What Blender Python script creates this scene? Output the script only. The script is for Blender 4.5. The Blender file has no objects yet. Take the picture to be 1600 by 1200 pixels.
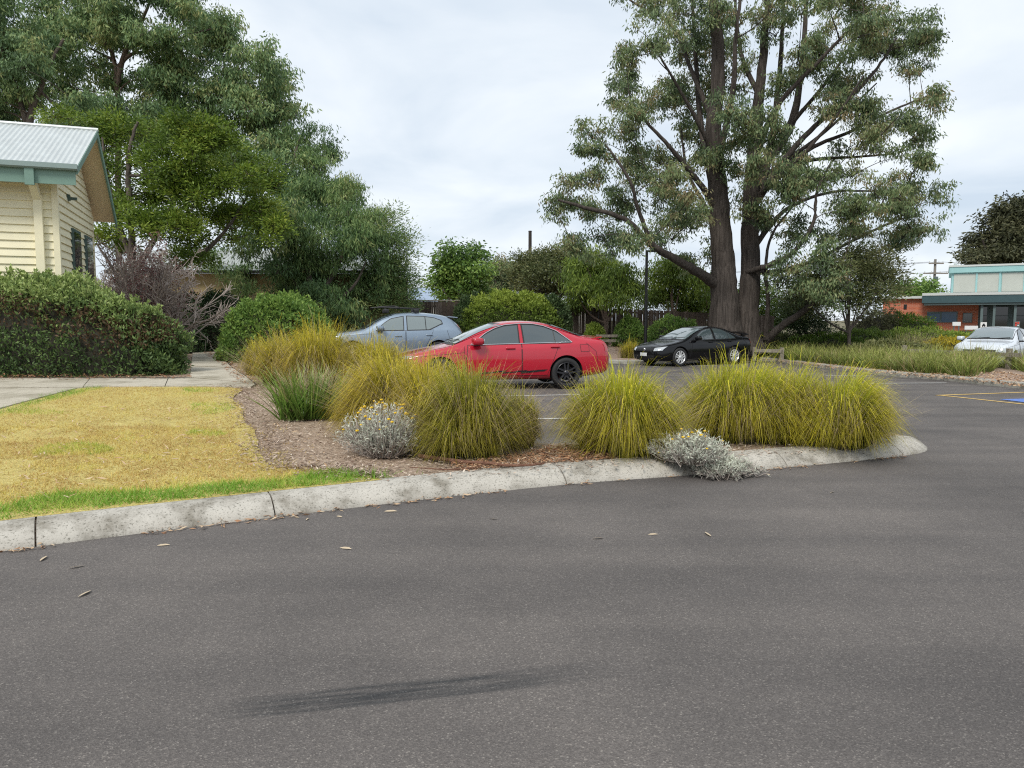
import bpy, bmesh, math, random
import numpy as np
from mathutils import Vector, Matrix
from mathutils.bvhtree import BVHTree
from mathutils.geometry import delaunay_2d_cdt

scene = bpy.context.scene
COL = scene.collection
R = math.radians

# ------------------------------------------------------------------ camera, sky, sun, exposure
F_PX, CAM_H, PITCH = 1160.0, 1.52, math.atan(100 / 1160.0)
cam_data = bpy.data.cameras.new("camera")
cam_data.sensor_width = 36.0
cam_data.lens = F_PX / 1600.0 * 36.0
cam_data.clip_end = 3000.0
cam_data.clip_start = 0.05
cam = bpy.data.objects.new("camera", cam_data)
COL.objects.link(cam)
cam.location = (0, 0, CAM_H)
cam.rotation_euler = (R(90) - PITCH, 0, 0)
scene.camera = cam

SUN_EL, SUN_AZ = 48.0, 205.0          # degrees; azimuth clockwise from +Y (behind the camera, a little left)
world = bpy.data.worlds.new("World")
scene.world = world
world.use_nodes = True
wn, wl = world.node_tree.nodes, world.node_tree.links
wn.clear()
w_out = wn.new('ShaderNodeOutputWorld')
w_bg = wn.new('ShaderNodeBackground')
w_bg.inputs['Strength'].default_value = 0.1
sky = wn.new('ShaderNodeTexSky')
sky.sky_type = 'NISHITA'
sky.sun_disc = False
sky.sun_elevation = R(SUN_EL)
sky.sun_rotation = R(SUN_AZ)
sky.air_density = 1.0
sky.dust_density = 2.0
w_tc = wn.new('ShaderNodeTexCoord')
w_sep = wn.new('ShaderNodeSeparateXYZ')
wl.new(w_tc.outputs['Generated'], w_sep.inputs[0])
w_add = wn.new('ShaderNodeMath'); w_add.operation = 'ABSOLUTE'
wl.new(w_sep.outputs['Z'], w_add.inputs[0])
w_add2 = wn.new('ShaderNodeMath'); w_add2.operation = 'ADD'; w_add2.inputs[1].default_value = 0.22
wl.new(w_add.outputs[0], w_add2.inputs[0])
w_dx = wn.new('ShaderNodeMath'); w_dx.operation = 'DIVIDE'
w_dy = wn.new('ShaderNodeMath'); w_dy.operation = 'DIVIDE'
wl.new(w_sep.outputs['X'], w_dx.inputs[0]); wl.new(w_add2.outputs[0], w_dx.inputs[1])
wl.new(w_sep.outputs['Y'], w_dy.inputs[0]); wl.new(w_add2.outputs[0], w_dy.inputs[1])
w_cmb = wn.new('ShaderNodeCombineXYZ')
wl.new(w_dx.outputs[0], w_cmb.inputs[0]); wl.new(w_dy.outputs[0], w_cmb.inputs[1])
w_n1 = wn.new('ShaderNodeTexNoise'); w_n1.inputs['Scale'].default_value = 1.5
w_n1.inputs['Detail'].default_value = 6.0; w_n1.inputs['Roughness'].default_value = 0.5
w_n1.inputs['Distortion'].default_value = 0.35
wl.new(w_cmb.outputs[0], w_n1.inputs['Vector'])
w_rmp = wn.new('ShaderNodeValToRGB')
w_rmp.color_ramp.elements[0].position = 0.30; w_rmp.color_ramp.elements[0].color = (3.60, 4.18, 4.85, 1)
w_rmp.color_ramp.elements[1].position = 0.66; w_rmp.color_ramp.elements[1].color = (5.4, 5.7, 5.95, 1)
wl.new(w_n1.outputs['Fac'], w_rmp.inputs['Fac'])
w_mix = wn.new('ShaderNodeMix'); w_mix.data_type = 'RGBA'; w_mix.inputs[0].default_value = 0.95
wl.new(sky.outputs[0], w_mix.inputs[6]); wl.new(w_rmp.outputs[0], w_mix.inputs[7])
wl.new(w_mix.outputs[2], w_bg.inputs['Color'])
wl.new(w_bg.outputs[0], w_out.inputs['Surface'])

sun_d = bpy.data.lights.new("sun", 'SUN')
sun_d.energy = 1.5
sun_d.angle = R(18)
sun_d.color = (1.0, 0.95, 0.87)
sun = bpy.data.objects.new("sun", sun_d)
COL.objects.link(sun)
_sd = Vector((math.sin(R(SUN_AZ)) * math.cos(R(SUN_EL)), math.cos(R(SUN_AZ)) * math.cos(R(SUN_EL)), math.sin(R(SUN_EL))))
sun.rotation_euler = _sd.to_track_quat('Z', 'Y').to_euler()

scene.view_settings.view_transform = 'Standard'
scene.view_settings.look = 'None'
scene.view_settings.exposure = 0.86
scene.view_settings.gamma = 1.0
scene.view_settings.use_curve_mapping = False
scene.cycles.use_denoising = False
scene.cycles.filter_width = 1.15
scene.cycles.sample_clamp_indirect = 4.0
scene.cycles.max_bounces = 6
scene.cycles.transparent_max_bounces = 8

# ------------------------------------------------------------------ surveying helpers
CP, SP = math.cos(PITCH), math.sin(PITCH)
def ray(px, py):
    v = (600 - py) / F_PX
    return ((px - 800) / F_PX, CP + v * SP, -SP + v * CP)
def at(px, py, d):
    r = ray(px, py); s = d / r[1]
    return Vector((r[0] * s, d, CAM_H + r[2] * s))
def sst(a, b, x):
    t = np.clip((np.asarray(x, float) - a) / (b - a), 0, 1)
    return t * t * (3 - 2 * t)
def gz(x, y):                      # car park and land behind it
    return -0.17 * sst(8, 26, y) * sst(-3, 6, x) + 0.45 * sst(31, 39, y)
def hz(x, y):                      # raised verge on the left
    return np.maximum(0.135 + 0.27 * sst(5.5, 15, y) * sst(1.0, -5.0, x), gz(x, y))
def on(px, py, zf=gz, dz=0.0):
    r = ray(px, py); z = 0.1
    for _ in range(25):
        s = (z - CAM_H) / r[2]
        z = float(zf(r[0] * s, r[1] * s)) + dz
    return Vector((r[0] * s, r[1] * s, z))

# ------------------------------------------------------------------ object helpers
def put(name, me, mat=None, parent=None, loc=None, rz=None):
    o = bpy.data.objects.new(name, me)
    COL.objects.link(o)
    if me is not None and mat is not None:
        for m in (mat if isinstance(mat, (list, tuple)) else [mat]):
            me.materials.append(m)
    if parent is not None: o.parent = parent
    if loc is not None: o.location = loc
    if rz is not None: o.rotation_euler = (0, 0, rz)
    return o
def empty(name, loc=(0, 0, 0), rz=0.0):
    return put(name, None, None, None, loc, rz)
def tag(o, label, cat, group=None, kind=None):
    if label: o['label'] = label
    if cat: o['category'] = cat
    if group: o['group'] = group
    if kind: o['kind'] = kind
    return o
def copy_tree(o, parent=None):
    c = o.copy(); COL.objects.link(c)
    if parent is not None: c.parent = parent
    for ch in list(o.children): copy_tree(ch, c)
    return c

class MB:                                             # collects faces for ONE mesh
    def __init__(s): s.v, s.q, s.n, s.attr = [], [], 0, {}
    def add(s, v, f, **at):
        v = np.asarray(v, float).reshape(-1, 3)
        f = np.asarray(f, int) + s.n
        s.v.append(v); s.q.append(f); s.n += len(v)
        for k, a in at.items(): s.attr.setdefault(k, []).append(np.broadcast_to(np.asarray(a, float), (len(f),)).copy())
        return s
    def mesh(s, name, smooth=False):
        me = bpy.data.meshes.new(name)
        if not s.v: return me
        V = np.concatenate(s.v)
        loops, starts, st = [], [], 0
        for f in s.q:
            k = f.shape[1]
            loops.append(f.reshape(-1)); starts.append(st + np.arange(len(f)) * k); st += f.size
        loops = np.concatenate(loops).astype(np.int32); starts = np.concatenate(starts).astype(np.int32)
        me.vertices.add(len(V)); me.vertices.foreach_set('co', V.astype(np.float32).ravel())
        me.loops.add(len(loops)); me.loops.foreach_set('vertex_index', loops)
        me.polygons.add(len(starts)); me.polygons.foreach_set('loop_start', starts)
        me.polygons.foreach_set('use_smooth', np.full(len(starts), smooth))
        me.update(calc_edges=True)
        for k, a in s.attr.items():
            A = np.concatenate(a)
            if len(A) == len(starts):
                at_ = me.attributes.new(k, 'FLOAT', 'FACE'); at_.data.foreach_set('value', A.astype(np.float32))
        me.validate()
        return me
    def box(s, lo, hi, **at):
        (x0, y0, z0), (x1, y1, z1) = lo, hi
        return s.obox((x0, y0, z0), (x1 - x0, 0, 0), (0, y1 - y0, 0), (0, 0, z1 - z0), **at)
    def obox(s, o, ex, ey, ez, **at):
        o, ex, ey, ez = [np.asarray(a, float) for a in (o, ex, ey, ez)]
        v = [o, o + ex, o + ex + ey, o + ey, o + ez, o + ex + ez, o + ex + ey + ez, o + ey + ez]
        f = [(0, 3, 2, 1), (4, 5, 6, 7), (0, 1, 5, 4), (1, 2, 6, 5), (2, 3, 7, 6), (3, 0, 4, 7)]
        if np.dot(np.cross(ex, ey), ez) < 0: f = [q[::-1] for q in f]
        return s.add(v, f, **at)
    def tube(s, pts, rad, sides=6, cap=True, flute=0., **at):
        P = np.asarray([tuple(p) for p in pts], float); n = len(P)
        rad = np.broadcast_to(np.asarray(rad, float), (n,))
        T = np.gradient(P, axis=0); T /= np.linalg.norm(T, axis=1)[:, None] + 1e-9
        ref = np.array([0, 0, 1.0]) if abs(T[0][2]) < .9 else np.array([1.0, 0, 0])
        V = []
        for i in range(n):
            a = np.cross(T[i], ref); a /= np.linalg.norm(a) + 1e-9
            b = np.cross(T[i], a); ref = np.cross(a, T[i]) if False else ref
            th = np.arange(sides) * 2 * math.pi / sides
            fl = 1 + flute * (np.sin(3 * th + 1 + i * .03) + .7 * np.sin(7 * th + 2 + i * .05) + .4 * np.sin(11 * th)) if flute else np.ones(sides)
            V.append(P[i] + rad[i] * fl[:, None] * (np.cos(th)[:, None] * a + np.sin(th)[:, None] * b))
        V = np.concatenate(V)
        i = np.arange(n - 1)[:, None] * sides; k = np.arange(sides)[None]; k2 = (k + 1) % sides
        f = np.stack([i + k, i + sides + k, i + sides + k2, i + k2], -1).reshape(-1, 4)
        s.add(V, f, **at)
        if cap:
            c0, c1 = P[0], P[-1]
            base = np.concatenate([[c0], V[:sides]]); s.add(base, [(0, 1 + j, 1 + (j + 1) % sides) for j in range(sides)], **at)
            base = np.concatenate([[c1], V[-sides:]]); s.add(base, [(0, 1 + (j + 1) % sides, 1 + j) for j in range(sides)], **at)
        return s
    def lathe(s, prof, seg=24, axis='z', c=(0, 0, 0)):
        prof = np.asarray(prof, float); n = len(prof)
        th = np.arange(seg) * 2 * math.pi / seg
        rr, zz = prof[:, 0][:, None], prof[:, 1][:, None]
        A, B, C = rr * np.cos(th), rr * np.sin(th), np.broadcast_to(zz, (n, seg))
        V = np.stack({'z': (A, B, C), 'y': (A, C, B), 'x': (C, A, B)}[axis], -1).reshape(-1, 3) + np.asarray(c)
        i = np.arange(n - 1)[:, None] * seg; k = np.arange(seg)[None]; k2 = (k + 1) % seg
        f = np.stack([i + k, i + k2, i + seg + k2, i + seg + k], -1).reshape(-1, 4)
        return s.add(V, f)

def poly_mesh(name, poly, zf, step, dz=0.0, skirt=None):       # a filled outline draped on a height function
    P = [Vector((p[0], p[1])) for p in poly]; B = []
    for i, p in enumerate(P):
        q = P[(i + 1) % len(P)]; n = max(1, int((q - p).length / step))
        B += [p.lerp(q, j / n) for j in range(n)]
    A = np.array([(b.x, b.y) for b in B]); lo, hi = A.min(0), A.max(0)
    gx, gy = np.meshgrid(np.arange(lo[0], hi[0], step) + step * .37, np.arange(lo[1], hi[1], step) + step * .41)
    g = np.stack([gx.ravel(), gy.ravel()], 1)
    g = g[inside(g, A)]
    d = np.min(np.linalg.norm(g[:, None] - A[None], axis=2), axis=1) if len(g) * len(A) < 4e6 else np.full(len(g), 9.)
    g = g[d > step * .35]
    vs = B + [Vector((a, b)) for a, b in g]
    r = delaunay_2d_cdt(vs, [], [list(range(len(B)))], 1, 1e-5)
    V = np.array([(v.x, v.y, float(zf(v.x, v.y)) + dz) for v in r[0]])
    m = MB(); tri = []
    for f in r[2]:
        a, b, c = V[f[0]], V[f[1]], V[f[2]]
        up = (b[0] - a[0]) * (c[1] - a[1]) - (b[1] - a[1]) * (c[0] - a[0]) > 0
        tri.append(tuple(f) if up else tuple(f)[::-1])
    m.add(V, tri)
    if skirt is not None:
        n = len(B); b = V[:n]
        S = np.concatenate([b, b - np.array([0, 0, skirt])])
        area = sum(b[i][0] * b[(i + 1) % n][1] - b[(i + 1) % n][0] * b[i][1] for i in range(n))
        ff = [(i, i + n, (i + 1) % n + n, (i + 1) % n) for i in range(n)]
        m.add(S, ff if area > 0 else [q[::-1] for q in ff])
    return m.mesh(name, True if skirt is None else False)
def inside(pts, poly):
    x, y = pts[:, 0], pts[:, 1]; c = np.zeros(len(pts), bool)
    px, py = poly[:, 0], poly[:, 1]; j = len(poly) - 1
    for i in range(len(poly)):
        k = ((py[i] > y) != (py[j] > y)) & (x < (px[j] - px[i]) * (y - py[i]) / (py[j] - py[i] + 1e-12) + px[i])
        c ^= k; j = i
    return c
def scatter(poly, n, rng):
    A = np.array([(p[0], p[1]) for p in poly]); lo, hi = A.min(0), A.max(0); out = []; tot = 0
    while tot < n:
        g = lo + rng.random((n * 2, 2)) * (hi - lo); g = g[inside(g, A)]; out.append(g); tot += len(g)
    return np.concatenate(out)[:n]

def nz(x, y, s, seed=0.0):                 # cheap smooth value noise, about -1..1
    x = np.asarray(x) * s + seed * 7.13; y = np.asarray(y) * s - seed * 3.71
    return (np.sin(x * 1.7 + 1.3 * np.sin(y * 1.1)) + np.sin(y * 1.9 + 1.7 * np.sin(x * .9 + .5)) + np.sin((x + y) * 2.7 + 2 * np.sin(x - y))) / 3

# ------------------------------------------------------------------ materials
def new_mat(name):
    m = bpy.data.materials.new(name); m.use_nodes = True
    nt = m.node_tree; return m, nt, nt.nodes, nt.links, nt.nodes['Principled BSDF']
def ramp(ns, stops):
    r = ns.new('ShaderNodeValToRGB'); e = r.color_ramp.elements
    while len(e) < len(stops): e.new(.5)
    for k, (p, c) in enumerate(stops): e[k].position = p; e[k].color = (*c, 1)
    return r
def mat_plain(name, col, rough=.6, metal=0., var=0.0, scale=6., bump=0., spec=.5, coat=0.):
    m, nt, ns, ls, b = new_mat(name)
    b.inputs['Base Color'].default_value = (*col, 1); b.inputs['Roughness'].default_value = rough
    b.inputs['Metallic'].default_value = metal; b.inputs['Specular IOR Level'].default_value = spec
    if coat: b.inputs['Coat Weight'].default_value = coat; b.inputs['Coat Roughness'].default_value = .03
    if var or bump:
        tc = ns.new('ShaderNodeTexCoord'); n = ns.new('ShaderNodeTexNoise')
        n.inputs['Scale'].default_value = scale; n.inputs['Detail'].default_value = 6; n.inputs['Roughness'].default_value = .65
        ls.new(tc.outputs['Object'], n.inputs['Vector'])
        r = ramp(ns, [(.3, [c * (1 - var) for c in col]), (.7, [min(1, c * (1 + var)) for c in col])])
        ls.new(n.outputs['Fac'], r.inputs['Fac']); ls.new(r.outputs[0], b.inputs['Base Color'])
        if bump:
            bp = ns.new('ShaderNodeBump'); bp.inputs['Strength'].default_value = bump; bp.inputs['Distance'].default_value = .02
            ls.new(n.outputs['Fac'], bp.inputs['Height']); ls.new(bp.outputs[0], b.inputs['Normal'])
    return m
def mat_leaf(name, stops, trans=.3, rough=.5, spec=.3, noise=0.0):
    m, nt, ns, ls, b = new_mat(name)
    a = ns.new('ShaderNodeAttribute'); a.attribute_name = 'rnd'
    r = ramp(ns, stops); ls.new(a.outputs['Fac'], r.inputs['Fac'])
    b.inputs['Roughness'].default_value = rough; b.inputs['Specular IOR Level'].default_value = spec
    ls.new(r.outputs[0], b.inputs['Base Color'])
    t = ns.new('ShaderNodeBsdfTranslucent'); mx = ns.new('ShaderNodeMixShader'); mx.inputs[0].default_value = trans
    ls.new(r.outputs[0], t.inputs['Color']); ls.new(b.outputs[0], mx.inputs[1]); ls.new(t.outputs[0], mx.inputs[2])
    ls.new(mx.outputs[0], ns['Material Output'].inputs['Surface'])
    return m
def mat_mulch(name, cols, scale=60.):
    m, nt, ns, ls, b = new_mat(name)
    tc = ns.new('ShaderNodeTexCoord'); v = ns.new('ShaderNodeTexVoronoi'); v.inputs['Scale'].default_value = scale
    n = ns.new('ShaderNodeTexNoise'); n.inputs['Scale'].default_value = 2.2; n.inputs['Detail'].default_value = 8
    ls.new(tc.outputs['Object'], v.inputs['Vector']); ls.new(tc.outputs['Object'], n.inputs['Vector'])
    ad = ns.new('ShaderNodeMath'); ad.operation = 'MULTIPLY_ADD'; ad.inputs[1].default_value = .5
    sp = ns.new('ShaderNodeSeparateColor'); ls.new(v.outputs['Color'], sp.inputs[0])
    ls.new(sp.outputs[0], ad.inputs[0])
    hf = ns.new('ShaderNodeMath'); hf.operation = 'MULTIPLY'; hf.inputs[1].default_value = .5
    ls.new(n.outputs['Fac'], hf.inputs[0]); ls.new(hf.outputs[0], ad.inputs[2])
    r = ramp(ns, cols); ls.new(ad.outputs[0], r.inputs['Fac']); ls.new(r.outputs[0], b.inputs['Base Color'])
    b.inputs['Roughness'].default_value = .9
    bp = ns.new('ShaderNodeBump'); bp.inputs['Strength'].default_value = .6; bp.inputs['Distance'].default_value = .02
    ls.new(v.outputs['Distance'], bp.inputs['Height']); ls.new(bp.outputs[0], b.inputs['Normal'])
    return m
def mat_bark(name, c0, c1, sx=14., sz=1.6):
    m, nt, ns, ls, b = new_mat(name)
    tc = ns.new('ShaderNodeTexCoord'); mp = ns.new('ShaderNodeMapping'); mp.inputs['Scale'].default_value = (sx, sx, sz)
    n = ns.new('ShaderNodeTexNoise'); n.inputs['Scale'].default_value = 1.; n.inputs['Detail'].default_value = 7; n.inputs['Roughness'].default_value = .7
    ls.new(tc.outputs['Object'], mp.inputs[0]); ls.new(mp.outputs[0], n.inputs['Vector'])
    r = ramp(ns, [(.3, c0), (.7, c1)]); ls.new(n.outputs['Fac'], r.inputs['Fac']); ls.new(r.outputs[0], b.inputs['Base Color'])
    b.inputs['Roughness'].default_value = .95; b.inputs['Specular IOR Level'].default_value = .15
    bp = ns.new('ShaderNodeBump'); bp.inputs['Strength'].default_value = .9; bp.inputs['Distance'].default_value = .08
    ls.new(n.outputs['Fac'], bp.inputs['Height']); ls.new(bp.outputs[0], b.inputs['Normal'])
    return m
def mat_asphalt(name):
    m, nt, ns, ls, b = new_mat(name)
    tc = ns.new('ShaderNodeTexCoord'); geo = tc.outputs['Object']
    v = ns.new('ShaderNodeTexVoronoi'); v.inputs['Scale'].default_value = 170.; ls.new(geo, v.inputs['Vector'])
    sp = ns.new('ShaderNodeSeparateColor'); ls.new(v.outputs['Color'], sp.inputs[0])
    agg = ramp(ns, [(0., (.095, .087, .0835)), (.5, (.123, .1135, .108)), (.85, (.150, .1385, .131)), (.95, (.175, .160, .149)), (1., (.26, .243, .223))])
    ls.new(sp.outputs[0], agg.inputs['Fac'])
    n = ns.new('ShaderNodeTexNoise'); n.inputs['Scale'].default_value = .55; n.inputs['Detail'].default_value = 7; n.inputs['Roughness'].default_value = .6
    ls.new(geo, n.inputs['Vector'])
    big = ramp(ns, [(.28, (.72, .715, .715)), (.5, (.97, .955, .94)), (.72, (1.22, 1.19, 1.155))]); ls.new(n.outputs['Fac'], big.inputs['Fac'])
    mul = ns.new('ShaderNodeMix'); mul.data_type = 'RGBA'; mul.blend_type = 'MULTIPLY'; mul.inputs[0].default_value = 1
    ls.new(agg.outputs[0], mul.inputs[6]); ls.new(big.outputs[0], mul.inputs[7])
    # wheel-worn streaks along the road
    mp = ns.new('ShaderNodeMapping'); mp.inputs['Rotation'].default_value = (0, 0, R(-27)); mp.inputs['Scale'].default_value = (.12, 1.5, 1)
    ls.new(geo, mp.inputs[0])
    n2 = ns.new('ShaderNodeTexNoise'); n2.inputs['Scale'].default_value = 1.; n2.inputs['Detail'].default_value = 4; ls.new(mp.outputs[0], n2.inputs['Vector'])
    st = ramp(ns, [(.3, (.80, .80, .81)), (.7, (1.13, 1.115, 1.10))]); ls.new(n2.outputs['Fac'], st.inputs['Fac'])
    mul2 = ns.new('ShaderNodeMix'); mul2.data_type = 'RGBA'; mul2.blend_type = 'MULTIPLY'; mul2.inputs[0].default_value = 1
    ls.new(mul.outputs[2], mul2.inputs[6]); ls.new(st.outputs[0], mul2.inputs[7])
    # black skid mark left by a tyre
    A, B = on(335, 1112), on(960, 1045)
    d = (B - A); L = math.hypot(d.x, d.y); ux, uy = d.x / L, d.y / L
    s = ns.new('ShaderNodeMapping'); s.vector_type = 'TEXTURE'
    s.inputs['Location'].default_value = (A.x, A.y, 0); s.inputs['Rotation'].default_value = (0, 0, math.atan2(uy, ux))
    ls.new(geo, s.inputs[0])
    se = ns.new('ShaderNodeSeparateXYZ'); ls.new(s.outputs[0], se.inputs[0])
    nn = ns.new('ShaderNodeTexNoise'); nn.inputs['Scale'].default_value = 1; nn.inputs['Detail'].default_value = 5; nmp = ns.new('ShaderNodeMapping'); nmp.inputs['Scale'].default_value = (2.2, 34, 1); ls.new(s.outputs[0], nmp.inputs[0]); ls.new(nmp.outputs[0], nn.inputs['Vector'])
    def rng(sock, a, b_, c, d_):
        up = ns.new('ShaderNodeMapRange'); up.interpolation_type = 'SMOOTHSTEP'; up.inputs['From Min'].default_value = a; up.inputs['From Max'].default_value = b_; ls.new(sock, up.inputs['Value'])
        dn = ns.new('ShaderNodeMapRange'); dn.interpolation_type = 'SMOOTHSTEP'; dn.inputs['From Min'].default_value = c; dn.inputs['From Max'].default_value = d_
        dn.inputs['To Min'].default_value = 1; dn.inputs['To Max'].default_value = 0; ls.new(sock, dn.inputs['Value'])
        x = ns.new('ShaderNodeMath'); x.operation = 'MULTIPLY'; ls.new(up.outputs[0], x.inputs[0]); ls.new(dn.outputs[0], x.inputs[1]); return x.outputs[0]
    ma = ns.new('ShaderNodeMath'); ma.operation = 'MULTIPLY'
    ls.new(rng(se.outputs[0], -.05, .3, L * .55, L * 1.1), ma.inputs[0]); ls.new(rng(se.outputs[1], -.10, -.06, .06, .10), ma.inputs[1])
    mb = ns.new('ShaderNodeMath'); mb.operation = 'MULTIPLY'; ls.new(ma.outputs[0], mb.inputs[0])
    nr = ns.new('ShaderNodeMapRange'); nr.inputs['From Min'].default_value = .3; nr.inputs['From Max'].default_value = .62; nr.inputs['To Min'].default_value = .1; ls.new(nn.outputs['Fac'], nr.inputs['Value'])
    ls.new(nr.outputs[0], mb.inputs[1])
    mk = ns.new('ShaderNodeMix'); mk.data_type = 'RGBA'; mk.blend_type = 'MULTIPLY'
    ls.new(mb.outputs[0], mk.inputs[0]); ls.new(mul2.outputs[2], mk.inputs[6]); mk.inputs[7].default_value = (.36, .40, .44, 1)
    ls.new(mk.outputs[2], b.inputs['Base Color'])
    b.inputs['Roughness'].default_value = .85; b.inputs['Specular IOR Level'].default_value = .3
    bp = ns.new('ShaderNodeBump'); bp.inputs['Strength'].default_value = .5; bp.inputs['Distance'].default_value = .006
    ls.new(v.outputs['Distance'], bp.inputs['Height']); ls.new(bp.outputs[0], b.inputs['Normal'])
    return m
def mat_concrete(name, col, stain=.35, scale=3., tint=(.8, .78, .7)):
    m, nt, ns, ls, b = new_mat(name)
    tc = ns.new('ShaderNodeTexCoord')
    n = ns.new('ShaderNodeTexNoise'); n.inputs['Scale'].default_value = scale; n.inputs['Detail'].default_value = 9; n.inputs['Roughness'].default_value = .7
    ls.new(tc.outputs['Object'], n.inputs['Vector'])
    dk = [c * (1 - stain) * t for c, t in zip(col, tint)]
    r = ramp(ns, [(.3, dk), (.52, col), (.75, [min(1, c * 1.18) for c in col])]); ls.new(n.outputs['Fac'], r.inputs['Fac'])
    v = ns.new('ShaderNodeTexNoise'); v.inputs['Scale'].default_value = 70; v.inputs['Detail'].default_value = 3; ls.new(tc.outputs['Object'], v.inputs['Vector'])
    r2 = ramp(ns, [(.32, (.45, .45, .43)), (.44, (1, 1, 1)), (1, (1.05, 1.05, 1.05))]); ls.new(v.outputs['Fac'], r2.inputs['Fac'])
    mu = ns.new('ShaderNodeMix'); mu.data_type = 'RGBA'; mu.blend_type = 'MULTIPLY'; mu.inputs[0].default_value = 1
    ls.new(r.outputs[0], mu.inputs[6]); ls.new(r2.outputs[0], mu.inputs[7]); ls.new(mu.outputs[2], b.inputs['Base Color'])
    b.inputs['Roughness'].default_value = .9; b.inputs['Specular IOR Level'].default_value = .25
    bp = ns.new('ShaderNodeBump'); bp.inputs['Strength'].default_value = .5; bp.inputs['Distance'].default_value = .006
    ls.new(v.outputs['Fac'], bp.inputs['Height']); ls.new(bp.outputs[0], b.inputs['Normal'])
    return m
def mat_brick(name):
    m, nt, ns, ls, b = new_mat(name)
    tc = ns.new('ShaderNodeTexCoord'); mp = ns.new('ShaderNodeMapping'); mp.inputs['Rotation'].default_value = (R(90), 0, 0)
    ls.new(tc.outputs['Object'], mp.inputs[0])
    t = ns.new('ShaderNodeTexBrick'); t.inputs['Scale'].default_value = 1.0
    t.inputs['Brick Width'].default_value = .24; t.inputs['Row Height'].default_value = .086; t.inputs['Mortar Size'].default_value = .008
    t.inputs['Color1'].default_value = (.52, .13, .055, 1); t.inputs['Color2'].default_value = (.40, .09, .042, 1); t.inputs['Mortar'].default_value = (.42, .30, .24, 1)
    ls.new(mp.outputs[0], t.inputs['Vector']); ls.new(t.outputs['Color'], b.inputs['Base Color']); b.inputs['Roughness'].default_value = .85
    return m

M = {}
M['asphalt'] = mat_asphalt('asphalt')
M['kerb'] = mat_concrete('kerb_concrete', (.45, .425, .375), .52, 3.2, (.86, .82, .74))
M['kerb2'] = mat_concrete('old_kerb_concrete', (.34, .33, .29), .45, 2.2)
M['path'] = mat_concrete('path_concrete', (.46, .42, .34), .3, 1.4)
M['gap'] = mat_plain('joint_dirt', (.06, .052, .04), .95)
M['mulch'] = mat_mulch('mulch', [(.15, (.14, .092, .062)), (.45, (.31, .222, .155)), (.7, (.44, .34, .25)), (.95, (.60, .51, .40))])
M['mulch_far'] = mat_mulch('far_mulch', [(.15, (.14, .09, .065)), (.45, (.30, .21, .16)), (.75, (.44, .34, .27))], 25.)
M['soil'] = mat_mulch('soil', [(.2, (.10, .09, .05)), (.5, (.15, .13, .07)), (.8, (.20, .17, .09))], 12.)
M['turf'] = mat_mulch('dry_turf', [(.15, (.27, .20, .06)), (.45, (.48, .385, .11)), (.65, (.57, .47, .16)), (.9, (.62, .54, .23))], 70.)
M['white_line'] = mat_plain('white_line_paint', (.55, .55, .53), .7, var=.2, scale=9)
M['yellow_line'] = mat_plain('yellow_line_paint', (.62, .42, .13), .7, var=.2, scale=9)
M['blue_bay'] = mat_plain('blue_bay_paint', (.10, .19, .52), .7, var=.15, scale=5)

# ------------------------------------------------------------------ ground, car park, verge
def grid_mesh(name, xs, ys, zf, dz):
    X, Y = np.meshgrid(xs, ys); Z = zf(X, Y) + dz; nx, ny = len(xs), len(ys)
    i = np.arange(ny - 1)[:, None] * nx; k = np.arange(nx - 1)[None]
    f = np.stack([i + k, i + k + 1, i + nx + k + 1, i + nx + k], -1).reshape(-1, 4)
    return MB().add(np.stack([X, Y, Z], -1).reshape(-1, 3), f).mesh(name, True)
g_ax = np.concatenate([[-1500, -500, -200, -90], np.arange(-60, 61, 3.), [90, 200, 500, 1500]])
tag(put('ground', grid_mesh('ground', g_ax, np.concatenate([[-1500, -300, -80, -30], np.arange(-15, 61, 2.), [90, 200, 500, 1500]]), gz, -.06), M['soil']), None, None, kind='structure')
tag(put('road', grid_mesh('road', np.arange(-60, 61, 1.5), np.arange(-14, 46.5, 1.), gz, 0), M['asphalt']), None, None, kind='structure')

def spline(pts, n=10):
    P = [Vector(p) for p in pts]; P = [2 * P[0] - P[1]] + P + [2 * P[-1] - P[-2]]; out = []
    for i in range(1, len(P) - 2):
        for j in range(n):
            t = j / n; a, b, c, d = P[i - 1], P[i], P[i + 1], P[i + 2]
            out.append(.5 * ((2 * b) + (c - a) * t + (2 * a - 5 * b + 4 * c - d) * t * t + (3 * b - a - 3 * c + d) * t ** 3))
    out.append(P[-2]); return out
KF = [on(x, y) for x, y in ((-420, 918), (-150, 883), (0, 862), (200, 836), (430, 808), (660, 781), (885, 757), (1060, 744), (1200, 733), (1340, 720), (1405, 713))]
KF = [(p.x, p.y) for p in KF] + [(4.78, 8.50), (4.95, 8.85), (4.90, 9.4), (4.55, 9.75), (3.9, 9.75), (2.2, 9.12), (.4, 8.6), (-.9, 9.55), (-2.2, 11.5), (-3.3, 14), (-4.7, 17), (-6.3, 21), (-8.0, 26), (-9.2, 33.6)]
KS = spline([(x, y, 0) for x, y in KF], 10)
def normals(S):
    N = []
    for i in range(len(S)):
        t = S[min(i + 1, len(S) - 1)] - S[max(i - 1, 0)]; t.normalize(); N.append(Vector((-t.y, t.x, 0)))
    return N
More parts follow.
